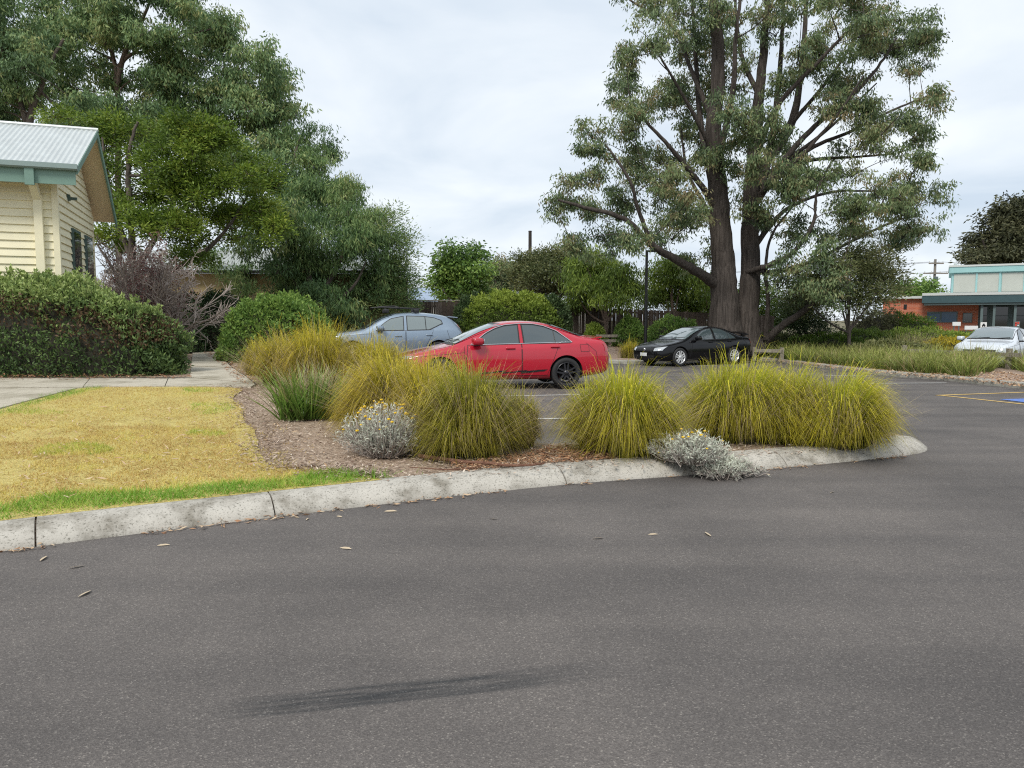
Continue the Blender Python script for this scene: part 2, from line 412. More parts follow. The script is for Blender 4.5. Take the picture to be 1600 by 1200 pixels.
def sweep(S, N, prof, zf, i0, i1, gap=.006):
    V, n = [], len(prof)
    for i in range(i0, i1 + 1):
        p = S[i].copy(); z0 = float(zf(p.x, p.y))
        if i == i0 and i0 > 0: p += (S[i + 1] - S[i]).normalized() * gap
        if i == i1: p -= (S[i] - S[i - 1]).normalized() * gap
        j = random.uniform(-.004, .004)
        V += [(p.x + N[i].x * (a + j), p.y + N[i].y * (a + j), z0 + b) for a, b in prof]
    k = i1 - i0
    f = [(a * n + c, (a + 1) * n + c, (a + 1) * n + (c + 1) % n, a * n + (c + 1) % n) for a in range(k) for c in range(n)]
    m = MB().add(V, f)
    m.add(V[:n], [tuple(range(n))]); m.add(V[-n:], [tuple(range(n))[::-1]])
    return m
KPROF = [(0, -.03), (0, .025), (.07, .085), (.13, .118), (.17, .132), (.22, .138), (.36, .138), (.36, -.03)]
KN = normals(KS)
def px_index(px, S=KS, last=110):
    best = min(range(last), key=lambda i: abs(800 + 1160 * S[i].x / S[i].y - px) if S[i].y > 1 else 1e9); return best
joints = [0, px_index(-260), px_index(45), px_index(430), px_index(887), px_index(1230), 101, 118, 150, 175, 200, len(KS) - 1]
random.seed(3)
kerb = put('kerb', sweep(KS, KN, [(.03, -.03), (.05, .01), (.16, .108), (.34, .12), (.34, -.03)], gz, 0, len(KS) - 1).mesh('kerb_bed'), M['mulch'])
tag(kerb, None, None, kind='structure')
for a, b in zip(joints[:-1], joints[1:]):
    if a >= 118: continue
    me = sweep(KS, KN, KPROF, gz, a, b).mesh('kerb_stone', True)
    me.set_sharp_from_angle(angle=R(50))
    put('kerb_stone', me, M['kerb'], kerb)
KI = [KS[i] + KN[i] * .30 for i in range(len(KS))]
verge_poly = [(p.x, p.y) for p in KI] + [(-10, 40), (-40, 40), (-40, 2.5)]
tag(put('garden_bed', poly_mesh('garden_bed', verge_poly, hz, .45, -.012), M['mulch']), None, None, kind='structure')
i600 = px_index(600)
lawn_px = [(607, 744), (560, 738), (520, 735), (450, 729), (418, 705), (422, 684), (394, 650), (378, 622), (372, 606), (135, 606), (0, 640), (-200, 699)]
_lw = spline([(*on(x, y, hz)[:2], 0) for x, y in lawn_px], 8)
lawn_poly = [(p.x, p.y) for p in KI[:i600 + 1]] + [(p.x + (.05 * float(nz(p.x, p.y, 1.6, 2)) - .13 if i < 66 else 0), p.y + (.05 * float(nz(p.y, p.x, 1.7, 5)) if i < 66 else 0)) for i, p in enumerate(_lw)]
tag(put('lawn', poly_mesh('lawn', lawn_poly, hz, .3, .004), M['turf']), None, None, kind='structure')
slabs = [[(-190, 592), (-14, 591), (-12, 604.5), (-190, 605)], [(-12.5, 591), (140, 591), (129, 604.5), (-10.5, 604.5)], [(141.5, 591), (262, 591), (257, 603), (130.5, 604)],
         [(263.5, 591), (296, 590), (399, 600), (392, 604), (258.5, 603)], [(-190, 607), (120, 606), (0, 637), (-190, 688)],
         [(297, 589), (397, 599), (364, 575), (299, 572)], [(299, 571), (362, 574), (340, 553), (301, 552)], [(301, 551.4), (339, 552), (322, 537), (303, 537)]]
fp = put('footpath', poly_mesh('footpath', [tuple(on(x, y, hz)[:2]) for x, y in [(-190, 590), (297, 589), (303, 536), (322, 536), (341, 552), (366, 575), (401, 600), (394, 605), (122, 606), (0, 639), (-190, 690)]], hz, .4, -.004), M['gap'])
tag(fp, None, None, kind='structure')
for s in slabs:
    put('paving_slab', poly_mesh('paving_slab', [tuple(on(x, y, hz, .02)[:2]) for x, y in s][::-1], hz, .5, .02, .05), M['path'], fp)

# planted bed beyond the car park, with its own kerb
K2 = [on(x, y) for x, y in ((950, 551), (1050, 555), (1180, 563), (1300, 577.5), (1390, 587.5), (1480, 595), (1540, 602), (1600, 608), (1700, 622), (1830, 645))]
K2S = spline([(-9.4, 34.6, 0), (0, 34.8, 0)] + [(p.x, p.y, 0) for p in K2] + [(16, 11, 0)], 8)
K2N = normals(K2S)
far_kerb = put('far_kerb', sweep(K2S, K2N, [(.03, -.03), (.05, .01), (.16, .10), (.3, .11), (.3, -.03)], gz, 0, len(K2S) - 1).mesh('kerb_bed'), M['gap'])
tag(far_kerb, None, None, kind='structure')
for a in range(0, len(K2S) - 1, 6):
    put('kerb_stone', sweep(K2S, K2N, [(0, -.03), (.01, .10), (.04, .13), (.15, .135), (.32, .135), (.32, -.03)], gz, a, min(a + 6, len(K2S) - 1)).mesh('kerb_stone'), M['kerb2'], far_kerb)
bed2_poly = [(p.x + n.x * .25, p.y + n.y * .25) for p, n in zip(K2S, K2N)] + [(40, 12), (40, 20.5), (16.3, 24.3), (13.6, 25.8), (12.8, 32), (14, 46), (-9.4, 46)]
tag(put('planted_bed', poly_mesh('planted_bed', bed2_poly, gz, .8, .115), M['mulch_far']), None, None, kind='structure')

marks = put('bay_markings', None); tag(marks, None, None, kind='structure')
def strip(p0, p1, w, mat, name, dz=.004):
    a, b = on(*p0), on(*p1); d = (b - a); d.z = 0; d.normalize(); n = Vector((-d.y, d.x, 0)) * w / 2; k = 12; V = []
    for i in range(k + 1):
        p = a.lerp(b, i / k)
        for s in (-1, 1):
            q = p + n * s; V.append((q.x, q.y, float(gz(q.x, q.y)) + dz + .002))
    put(name, MB().add(V, [(2 * i, 2 * i + 2, 2 * i + 3, 2 * i + 1) for i in range(k)]).mesh(name), mat, marks)
for p0, p1 in (((720, 656), (900, 654)), ((740, 620), (905, 617)), ((1020, 573), (1120, 571)), ((1290, 587), (1365, 587.5)), ((1340, 599.5), (1480, 598.5)), ((948, 566), (985, 563))):
    strip(p0, p1, .1, M['white_line'], 'white_line')
for p0, p1 in (((1463, 618), (1720, 609)), ((1466, 617.5), (1720, 645))):
    strip(p0, p1, .1, M['yellow_line'], 'yellow_line')
bl = [on(x, y) for x, y in ((1562, 624.5), (1720, 620), (1760, 641), (1640, 634))]
put('blue_bay_panel', MB().add([(p.x, p.y, float(gz(p.x, p.y)) + .010) for p in bl], [(0, 3, 2, 1)]).mesh('blue_bay_panel'), M['blue_bay'], marks)

# ------------------------------------------------------------------ cream weatherboard house, left
M['cream'] = mat_plain('cream_paint', (.80, .745, .53), .55, var=.05, scale=2)
M['cream2'] = mat_plain('tan_eave_paint', (.74, .60, .39), .6, var=.06, scale=2)
M['teal'] = mat_plain('pale_green_paint', (.165, .275, .225), .5, var=.06, scale=2)
M['tealdark'] = mat_plain('window_green', (.06, .10, .095), .4)
M['roofmetal'] = mat_plain('corrugated_steel', (.56, .59, .58), .45, .35, var=.08, scale=3)
M['glass_dark'] = mat_plain('dark_window_glass', (.015, .02, .025), .05, spec=.8)
M['tan'] = mat_plain('tan_wall', (.33, .26, .13), .8, var=.08, scale=2)
M['black'] = mat_plain('black_metal', (.012, .012, .013), .4)

def V3(x): return np.array(x, float)
hC = V3((-9.97, 16.5, 0)); e1 = V3((.9397, .3420, 0)); e2 = V3((-.3420, .9397, 0)); UZ = V3((0, 0, 1))
house = tag(empty('cream_house', (hC[0], hC[1], .3)), 'cream weatherboard house with pale green trim and grey corrugated roof behind the clipped hedge', 'house')
HO = V3((hC[0], hC[1], .3))
def hp(a, s, z): return e1 * a + e2 * s + UZ * (z - .3)        # local point: along front, along side, height
def hbox(m, a0, a1, s0, s1, z0, z1): return m.obox(hp(a0, s0, z0), e1 * (a1 - a0), e2 * (s1 - s0), UZ * (z1 - z0))
ZE, SR, ZR, SB, ZB = 4.70, 2.2, 6.12, 4.68, 4.25                # eave height, ridge offset and height, back eave offset and height
WD = 4.22
def roof_z(s): return ZE + (ZR - ZE) * (s + .6) / (SR + .6) if s < SR else ZR + (ZB - ZR) * (s - SR) / (SB - SR)
put('wall', hbox(hbox(MB(), -8, -.03, .03, WD - .03, .3, 4.55), -8, -.06, 1.0, 3.4, 4.55, 5.2).mesh('wall'), M['cream'], house)
def board(m, o, d, out, L0, L1, z, h):
    z -= .3; p0, p1 = o + d * L0, o + d * L1; a, b = out * .042, out * .006
    v = [p0 + a + UZ * z, p1 + a + UZ * z, p1 + b + UZ * (z + h), p0 + b + UZ * (z + h), p0 + UZ * z, p1 + UZ * z, p1 + UZ * (z + h), p0 + UZ * (z + h)]
    f = [(0, 1, 2, 3), (4, 7, 6, 5), (0, 4, 5, 1), (3, 2, 6, 7), (0, 3, 7, 4), (1, 5, 6, 2)]
    return m.add(v, f)
BH = .17
for k in range(26):
    z = .35 + k * BH
    if z + BH < 4.62: put('weatherboard', board(MB(), V3((0, 0, 0)), e1, -e2, -8, -.02, z, BH).mesh('weatherboard'), M['cream'], house)
for k in range(36):
    z = .35 + k * BH; s0, s1 = 0.02, WD
    while s0 < SR and roof_z(s0) - .12 < z + BH: s0 += .05
    while s1 > SR and roof_z(s1) - .12 < z + BH: s1 -= .05
    if s1 - s0 > .1: put('weatherboard', board(MB(), V3((0, 0, 0)), e2, e1, s0, s1, z, BH).mesh('weatherboard'), M['cream'], house)
put('corner_post', hbox(MB(), -.07, .05, -.05, .07, .3, 4.5).mesh('corner_post'), M['cream'], house)
put('corner_post', hbox(MB(), -.08, .035, WD - .05, WD + .05, .3, 4.3).mesh('corner_post'), M['cream'], house)
put('pilaster', hbox(MB(), -.40, -.24, -.14, -.028, .3, 4.2).mesh('pilaster'), M['cream'], house)
br = MB(); br.obox(hp(-.40, -.14, 4.1), e1 * .15, -e2 * .46 + UZ * .38, UZ * .16); put('eave_bracket', br.mesh('eave_bracket'), M['cream'], house)
put('bracket_end', hbox(MB(), -.41, -.24, -.68, -.6, 4.33, 4.75).mesh('bracket_end'), M['teal'], house)
OV = .54
def slope(m, s0, s1, a0, a1, dz, th):
    p = [hp(a0, s0, roof_z(s0) + dz), hp(a1, s0, roof_z(s0) + dz), hp(a1, s1, roof_z(s1 - 1e-6) + dz), hp(a0, s1, roof_z(s1 - 1e-6) + dz)]
    v = p + [q - UZ * th for q in p]
    return m.add(v, [(0, 1, 2, 3), (4, 7, 6, 5), (0, 4, 5, 1), (1, 5, 6, 2), (2, 6, 7, 3), (3, 7, 4, 0)])
def corrugated(m, s0, s1, a0, a1, period=.105, amp=.014, dz=.05):
    n = int((a1 - a0) / period * 6); V = []
    for i in range(n + 1):
        a = a0 + (a1 - a0) * i / n; c = amp * math.sin(2 * math.pi * (a - a0) / period)
        for s in (s0, s1): V.append(hp(a, s, roof_z(min(s, SR) if s1 <= SR else s) + dz + c))
    f = [(2 * i, 2 * i + 2, 2 * i + 3, 2 * i + 1) for i in range(n)]
    return m.add(V, f)
put('roof', corrugated(corrugated(MB(), -.62, SR, -8, OV), SR + 1e-4, SB, -8, OV).mesh('roof'), M['roofmetal'], house)
put('ridge_cap', MB().tube([hp(-8, SR, ZR + .06), hp(OV + .02, SR, ZR + .06)], .05, 8).mesh('ridge_cap'), M['roofmetal'], house)
put('soffit', slope(slope(MB(), -.55, SR, -8, OV - .03, -.01, .03), SR, SB - .03, -8, OV - .03, -.01, .03).mesh('soffit'), M['cream2'], house)
put('barge_board', slope(slope(MB(), -.6, SR, OV - .025, OV + .015, .055, .15), SR, SB, OV - .025, OV + .015, .055, .2).mesh('barge_board'), M['teal'], house)
put('fascia', hbox(MB(), -8, OV - .03, -.60, -.565, ZE - .32, ZE + .02).mesh('fascia'), M['teal'], house)
gm = MB()
prof = [(-.72, .10), (-.725, 0.0), (-.69, -.03), (-.61, -.03), (-.605, .06)]
V = [hp(a, s, ZE + .0 + z) for a in (-8, OV + .03) for s, z in prof]; n = len(prof)
gm.add(V, [(i, i + n, i + n + 1, i + 1) for i in range(n - 1)]); gm.add(V[n:], [tuple(range(n))])
put('gutter', gm.mesh('gutter'), mat_plain('gutter_green', (.22, .29, .275), .4, var=.05), house)
for s0, s1 in ((1.31, 2.2), (2.87, 3.75)):
    w = put('window', hbox(MB(), .02, .075, s0, s1, 1.2, 3.68).mesh('window'), M['tealdark'], house)
    put('pane', hbox(MB(), .06, .082, s0 + .06, s1 - .06, 1.27, 2.42).mesh('pane'), M['glass_dark'], w)
    put('pane', hbox(MB(), .06, .082, s0 + .06, s1 - .06, 2.48, 3.61).mesh('pane'), M['glass_dark'], w)
wl_ = put('wall_lamp', hbox(hbox(MB(), .03, .08, 1.05, 1.15, 4.28, 4.42), .08, .22, 1.06, 1.14, 4.30, 4.36).mesh('wall_lamp'), M['tealdark'], house)

# ------------------------------------------------------------------ tan shed behind the trees
sh = at(325, 424, 33); sh1 = at(470, 424, 33)
shed = tag(empty('tan_shed', (sh.x, 33, .3)), 'low tan building with pale corrugated roof half hidden behind the left trees', 'shed')
L = sh1.x - sh.x + 8; zt = sh.z - .3
put('wall', MB().box((-4, 0, 0), (L - 4, 5, zt - .1)).mesh('wall'), M['tan'], shed)
m = MB(); n = int(L / .2) * 6; V = []
for i in range(n + 1):
    x = -4.3 + (L + .6) * i / n; c = .02 * math.sin(i / 6 * 2 * math.pi)
    V += [(x, -.4, zt + .04 + c), (x, 2.6, zt + 1.15 + c)]
m.add(V, [(2 * i, 2 * i + 2, 2 * i + 3, 2 * i + 1) for i in range(n)])
put('roof', m.mesh('roof'), M['roofmetal'], shed)
put('gutter', MB().box((-4.3, -.5, zt - .12), (L - 3.7, -.38, zt + .02)).mesh('gutter'), M['black'], shed)

# ------------------------------------------------------------------ houses glimpsed over the fences
M['blueroof'] = mat_plain('blue_grey_roof', (.30, .38, .50), .4, .2, var=.05)
M['paleroof'] = mat_plain('pale_roof', (.55, .58, .62), .4, .2, var=.05)
M['offwhite'] = mat_plain('off_white_wall', (.68, .66, .62), .7, var=.05)
def far_house(name, label, p0, p1, ztop, zeave, d, dep, wall, roof):
    a, b = at(p0, 470, d), at(p1, 470, d); w = b.x - a.x; g = float(gz(a.x, d))
    h = tag(empty(name, (a.x, d, g)), label, 'house')
    put('wall', MB().box((.4, .4, 0), (w - .4, dep, zeave - g)).mesh('wall'), wall, h)
    z0, z1 = zeave - g, ztop - g
    v = [(0, 0, z0), (w, 0, z0), (w, dep, z0), (0, dep, z0), (w * .28, dep / 2, z1), (w * .72, dep / 2, z1)]
    v += [(x, y, z - .15) for x, y, z in v[:4]]
    m = MB().add(v, [(0, 1, 5, 4), (2, 3, 4, 5), (0, 6, 7, 1), (1, 7, 8, 2), (2, 8, 9, 3), (3, 9, 6, 0), (9, 8, 7, 6)]); m.add(v, [(1, 2, 5), (3, 0, 4)])
    put('roof', m.mesh('roof'), roof, h)
    for k in range(2):
        x = w * (.3 + .35 * k); wi = put('window', MB().box((x, .36, z0 - 1.5), (x + 1.3, .41, z0 - .35)).mesh('window'), M['offwhite'], h)
        put('pane', MB().box((x + .07, .34, z0 - 1.43), (x + 1.23, .37, z0 - .42)).mesh('pane'), M['glass_dark'], wi)
far_house('far_house', 'house with blue grey hipped roof showing above the fence behind the silver blue SUV', 608, 722, 3.95, 2.9, 52, 9, M['offwhite'], M['blueroof'])
far_house('far_house', 'off white house with pale roof glimpsed between shrubs above the middle fence', 838, 960, 3.9, 2.6, 48, 9, M['offwhite'], M['paleroof'])

# ------------------------------------------------------------------ brick building, right
M['brick'] = mat_brick('red_brick')
M['aqua'] = mat_plain('aqua_paint', (.27, .47, .47), .5, var=.05, scale=1.5)
M['fascia_teal'] = mat_plain('dark_teal_fascia', (.035, .075, .085), .5, var=.08)
M['frost'] = mat_plain('frosted_panel', (.42, .44, .40), .4, var=.06, scale=.8)
M['bluepane'] = mat_plain('blue_tinted_pane', (.035, .085, .16), .15, spec=.6, var=.15, scale=1)
M['greyframe'] = mat_plain('grey_green_frame', (.10, .14, .14), .5)
M['palemetal'] = mat_plain('pale_flashing', (.55, .57, .55), .5, .2)
M['white'] = mat_plain('white_board', (.78, .78, .77), .5)
M['redink'] = mat_plain('red_print', (.55, .06, .04), .5)
BD = 50.; BA = R(30); _b = at(1485, 500, BD); bB = (_b.x - 4.1 * math.cos(BA), BD + 4.1 * math.sin(BA)); bg = -.17 + .45
bld = tag(empty('brick_building', (bB[0], bB[1], bg), -BA), 'low red brick building with aqua clerestory and dark teal porch beyond the car park', 'building')
def bX(px):
    q = at(px, 500, 1.).x; return (q * bB[1] - bB[0]) / (math.cos(BA) + q * math.sin(BA))
def bZ(py, d=BD): return at(1500, py, d).z - bg
put('wall', MB().box((0, 0, 0), (bX(1528), 9, bZ(466))).mesh('wall'), M['brick'], bld)
put('roof', MB().box((-.25, -.3, bZ(466) + .003), (bX(1490), 9.3, bZ(462))).mesh('roof'), M['palemetal'], bld)
put('air_vent', MB().box((bX(1411), -.02, bZ(483)), (bX(1416), .02, bZ(475))).mesh('air_vent'), M['black'], bld)
put('porch_roof', MB().box((bX(1440), -1.6, bZ(474)), (bX(1800), 9, bZ(463))).mesh('porch_roof'), M['fascia_teal'], bld)
put('porch_soffit', MB().box((bX(1443), -1.5, bZ(474) - .14), (bX(1800), 0.4, bZ(474) - .003)).mesh('porch_soffit'), M['greyframe'], bld)
put('porch_flashing', MB().box((bX(1440), -1.64, bZ(462.5)), (bX(1800), 1.0, bZ(458.5))).mesh('porch_flashing'), M['palemetal'], bld)
cl0, cl1 = bX(1484), bX(1800); zc0, zc1 = bZ(459) , bZ(413)
put('clerestory_wall', MB().box((cl0, 1.2, zc0 - .3), (cl1, 8, zc1)).mesh('clerestory_wall'), M['aqua'], bld)
xx = [1487.5, 1522, 1525, 1559, 1564, 1598, 1601, 1635, 1640, 1674, 1677, 1711]
for a, b in zip(xx[::2], xx[1::2]):
    put('clerestory_pane', MB().box((bX(a), 1.16, bZ(456)), (bX(b), 1.21, bZ(427))).mesh('clerestory_pane'), M['frost'], bld)
    put('mullion', MB().box((bX(b), 1.12, bZ(457)), (bX(b) + .11, 1.2, bZ(425.5))).mesh('mullion'), M['aqua'], bld)
put('clerestory_fascia', MB().obox((cl0 - .15, 1.0, bZ(425)), (cl1 - cl0 + .3, 0, 0.), (0, 7.2, 0), (0, 0, bZ(416) - bZ(425))).mesh('clerestory_fascia'), M['aqua'], bld)
put('clerestory_edge', MB().obox((cl0 - .2, .95, bZ(416) + .003), (cl1 - cl0 + .4, 0, 0.), (0, 7.3, 0), (0, 0, .12)).mesh('clerestory_edge'), M['palemetal'], bld)
put('flue', MB().tube([(bX(1489), 3, zc1 - .2), (bX(1489), 3, bZ(407))], .09, 8).mesh('flue'), M['palemetal'], bld)
w = put('window', MB().box((bX(1448), -.05, bZ(504)), (bX(1496), .02, bZ(487))).mesh('window'), M['greyframe'], bld)
put('pane', MB().box((bX(1450), -.07, bZ(503)), (bX(1468), -.03, bZ(490))).mesh('pane'), M['bluepane'], w)
put('pane', MB().box((bX(1471), -.07, bZ(503)), (bX(1494), -.03, bZ(488))).mesh('pane'), M['bluepane'], w)
w = put('window', MB().box((bX(1504), -.05, bZ(504)), (bX(1519), .02, bZ(489))).mesh('window'), M['greyframe'], bld)
put('pane', MB().box((bX(1505), -.07, bZ(503)), (bX(1518), -.03, bZ(490))).mesh('pane'), M['glass_dark'], w)
put('entrance_wall', MB().box((bX(1528) + .003, .6, 0), (bX(1800), 9, bZ(474))).mesh('entrance_wall'), M['greyframe'], bld)
for a, b in ((1533, 1545), (1553, 1578), (1585, 1612), (1618, 1650)):
    w = put('glazed_door', MB().box((bX(a), .5, 0), (bX(b), .61, bZ(478))).mesh('glazed_door'), M['tealdark'], bld)
    put('pane', MB().box((bX(a) + .1, .46, .15), (bX(b) - .1, .52, bZ(494))).mesh('pane'), M['glass_dark'], w)
    put('pane', MB().box((bX(a) + .1, .46, bZ(493)), (bX(b) - .1, .52, bZ(480))).mesh('pane'), M['glass_dark'], w)
for a in (1530, 1549, 1581, 1616):
    put('porch_post', MB().box((bX(a), -1.3, 0), (bX(a) + .14, -1.16, bZ(474) - .14)).mesh('porch_post'), M['greyframe'], bld)

def sign(name, label, px, py0, py1, w, d, col, marks_):
    a = at(px, py0, d); b = at(px, py1, d); g = float(gz(a.x, d)); h = a.z - b.z
    s = tag(empty(name, (a.x, d, g)), label, 'sign')
    put('post', MB().tube([(0, .03, 0), (0, .03, a.z - g - .05)], .03, 8).mesh('post'), M['palemetal'], s)
    bo = put('board', MB().box((-w / 2, -.015, b.z - g), (w / 2, .015, a.z - g)).mesh('board'), col, s)
    for nm, mat, boxes in marks_:
        m = MB()
        for x0, x1, z0, z1 in boxes: m.box((x0 * w / 2, -.022, b.z - g + h * z0), (x1 * w / 2, -.0155, b.z - g + h * z1))
        put(nm, m.mesh(nm), mat, bo)
M['wood_sign'] = M['redink']
sign('parking_sign', 'white sign with dark car shaped symbol on a post above the white car', 1537, 503.5, 514, .27, 33, M['white'],
     [('symbol', M['black'], [(-.55, .55, .42, .62), (-.35, .3, .62, .8), (-.5, -.2, .3, .42), (.2, .5, .3, .42)])])
sign('red_print_sign', 'small dark notice sign with red and pale markings at the right edge', 1589, 502, 511, .26, 33, M['greyframe'],
     [('symbol', M['redink'], [(-.7, -.1, .15, .85), (.1, .7, .5, .9)]), ('lettering', M['white'], [(-.6, -.2, .55, .65), (.15, .65, .2, .35)])])
for nm, lab, a, b, z0, z1 in (('white_board', 'short white board standing behind the clipped green shrub by the brick wall', 1489, 1501, 503, 509), ('white_board', 'long low white board behind the yellow shrubs by the porch', 1508, 1528, 509, 515)):
    p, q = at(a, z0, 37.5), at(b, z1, 37.5); g = float(gz(p.x, 37.5))
    s = tag(empty(nm, (p.x, 37.5, g)), lab, 'sign')
    put('board', MB().box((0, 0, q.z - g), (q.x - p.x, .05, p.z - g)).mesh('board'), M['white'], s)
    put('leg', MB().box((.05, .01, 0), (.1, .04, q.z - g)).mesh('leg'), M['greyframe'], s)
    put('leg', MB().box((q.x - p.x - .1, .01, 0), (q.x - p.x - .05, .04, q.z - g)).mesh('leg'), M['greyframe'], s)

# ------------------------------------------------------------------ paling fences and timber rails
PAL = [mat_bark('paling_timber', (.055, .042, .034), (.125, .098, .08), 20, 2), mat_bark('paling_timber', (.085, .068, .056), (.17, .14, .12), 20, 2), mat_bark('paling_timber', (.045, .036, .03), (.10, .08, .066), 20, 2)]
M['timber'] = mat_bark('weathered_timber', (.20, .175, .14), (.36, .33, .27), 15, 3)
def paling_fence(label, p0, p1, z0, z1, cap, seed):
    rng = random.Random(seed); a, b = Vector((*p0, 0)), Vector((*p1, 0)); L = (b - a).length; ang = math.atan2(b.y - a.y, b.x - a.x)
    f = tag(empty('paling_fence', (a.x, a.y, 0), ang), label, 'fence')
    proto = []
    for k in range(3):
        me = MB().box((-.048, 0, 0), (.048, .018, 1.0)).mesh('paling'); me.materials.append(PAL[k]); proto.append(me)
    n = int(L / .100); H = lambda t: z0 + (z1 - z0) * t
    for i in range(n):
        o = put('paling', proto[rng.choice((0, 0, 1, 2))], None, f); g = float(gz(a.x + (b.x - a.x) * i / n, a.y)) + .05
        o.location = (i * .100, rng.uniform(-.012, .006), g); o.scale = (1, 1, H(i / n) - g + rng.uniform(-.02, .02)); o.rotation_euler = (0, rng.uniform(-.008, .008), 0)
    for zf in (.25, .8):
        put('rail', MB().obox((0, .02, H(0) * zf + .2), (L, 0, (H(1) - H(0)) * zf), (0, .05, 0), (0, 0, .09)).mesh('rail'), PAL[0], f)
    for i in range(int(L / 2.4) + 1):
        put('post', MB().box((i * 2.4, .07, 0), (i * 2.4 + .1, .17, min(z0, z1) - .05)).mesh('post'), PAL[0], f)
    if cap: put('capping_rail', MB().obox((0, -.03, H(0) + .02), (L, 0, H(1) - H(0)), (0, .11, 0), (0, 0, .045)).mesh('capping_rail'), M['timber'], f)
paling_fence('dark timber paling fence with pale capping behind the silver blue SUV', (-13.5, 34.2), (.6, 36.0), 2.45, 2.38, True, 1)
paling_fence('weathered timber paling fence without capping between the middle shrubs and the great gum', (1.6, 38.0), (13.8, 39.0), 2.28, 1.72, False, 2)
def rail_fence(label, pts, h, rails):
    a = Vector(pts[0]); f = tag(empty('rail_fence', (a.x, a.y, float(gz(a.x, a.y)) + .1)), label, 'fence'); z = f.location.z
    Q = [Vector((p[0] - a.x, p[1] - a.y, float(gz(*p)) + .1 - z)) for p in pts]
    for q in Q: put('post', MB().box((q.x - .07, q.y - .06, q.z - .05), (q.x + .07, q.y + .06, q.z + h)).mesh('post'), M['timber'], f)
    for q, r in zip(Q[:-1], Q[1:]):
        d = r - q; n = Vector((-d.y, d.x, 0)).normalized() * .05
        for zz in rails: put('rail', MB().obox(q + Vector((0, 0, zz)) - n * 2.3, d, n, Vector((0, 0, .13))).mesh('rail'), M['timber'], f)
def gp(px, d): p = at(px, 500, d); return (p.x, d)
rail_fence('low grey timber rail in front of the paling fence behind the red sedan', [gp(934, 35.5), gp(985, 35.8), gp(1050, 36)], .62, [.25, .48])
rail_fence('low timber rail in the grass to the right of the great gum trunk', [gp(1180, 30), gp(1223, 29.5)], .50, [.30])
rail_fence('pale timber post and rail in front of the white hatchback', [gp(1415, 27), gp(1531, 24.7), gp(1580, 23.6), gp(1680, 21.5)], .68, [.42])

# ------------------------------------------------------------------ poles
M['polewood'] = mat_bark('pole_timber', (.17, .15, .13), (.3, .28, .25), 12, 1)
lp = at(1009, 500, 33); g = float(gz(lp.x, 33))
lamp = tag(empty('street_lamp', (lp.x, 33, g)), 'slim black lamp post with a flat head on a short arm by the great gum', 'street lamp')
zt = at(1009, 391, 33).z - g
put('pole', MB().tube([(0, 0, 0), (0, 0, 1.0), (0, 0, zt)], [.085, .075, .06], 12).mesh('pole', True), M['black'], lamp)
put('arm', MB().box((-.05, -.04, zt - .08), (.42, .04, zt)).mesh('arm'), M['black'], lamp)
put('lamp_head', MB().box((.2, -.13, zt + .002), (.75, .13, zt + .07)).mesh('lamp_head'), M['black'], lamp)
tp = at(828, 500, 44); g = float(gz(tp.x, 44)); zt = at(828, 362, 44).z - g
pole = tag(empty('dark_pole', (tp.x, 44, g)), 'plain dark brown pole rising above the round trees in the middle', 'pole')
put('shaft', MB().tube([(0, 0, 0), (0, 0, zt)], [.12, .095], 12).mesh('shaft', True), mat_plain('dark_brown_pole', (.03, .022, .018), .7), pole)
put('pole_cap', MB().tube([(0, 0, zt), (0, 0, zt + .05)], [.11, .1], 12).mesh('pole_cap'), M['black'], pole)
up = at(1457, 500, 92); zt = at(1457, 405, 92).z
upole = tag(empty('power_pole', (up.x, 92, .2)), 'grey timber power pole with two crossarms left of the brick building roof', 'power pole')
put('shaft', MB().tube([(0, 0, 0), (0, 0, zt - .2)], [.2, .14], 10).mesh('shaft'), M['polewood'], upole)
for zz, w in ((zt - .5, .9), (at(1457, 427, 92).z, 1.5)):
    ca = put('crossarm', MB().box((-w, -.3, zz - .3), (w, -.16, zz - .14)).mesh('crossarm'), M['polewood'], upole)
    for k in (-.9, -.35, .35, .9): put('insulator', MB().tube([(w * k, -.22, zz - .14), (w * k, -.22, zz + .06)], [.05, .03], 6).mesh('insulator'), M['palemetal'], ca)
put('transformer_box', MB().box((-.2, -.45, at(1457, 438, 92).z - .45), (.2, -.15, at(1457, 435, 92).z)).mesh('transformer_box'), M['greyframe'], upole)
k = 0
for zz, w, tx in ((zt - .45, .8, -70), (zt - .45, -.8, -70), (at(1457, 426, 92).z, 1.3, -70), (at(1457, 426, 92).z, 1.3, 60), (zt - .45, .8, 60)):
    pts = [(up.x + w + tx * t, 92 - .22 + 30 * t * (1 if tx < 0 else .3), zz + .1 - 3.0 * t * (1 - t)) for t in np.linspace(0, 1, 14)]
    o = tag(put('power_line', MB().tube(pts, .018, 4).mesh('power_line'), M['black']), ['upper wire strung from the power pole towards the great gum', 'upper wire strung from the power pole towards the great gum', 'lower wire strung from the power pole towards the great gum', 'lower wire strung from the power pole over the brick building', 'upper wire strung from the power pole over the brick building'][k], 'cable', 'overhead wires'); k += 1

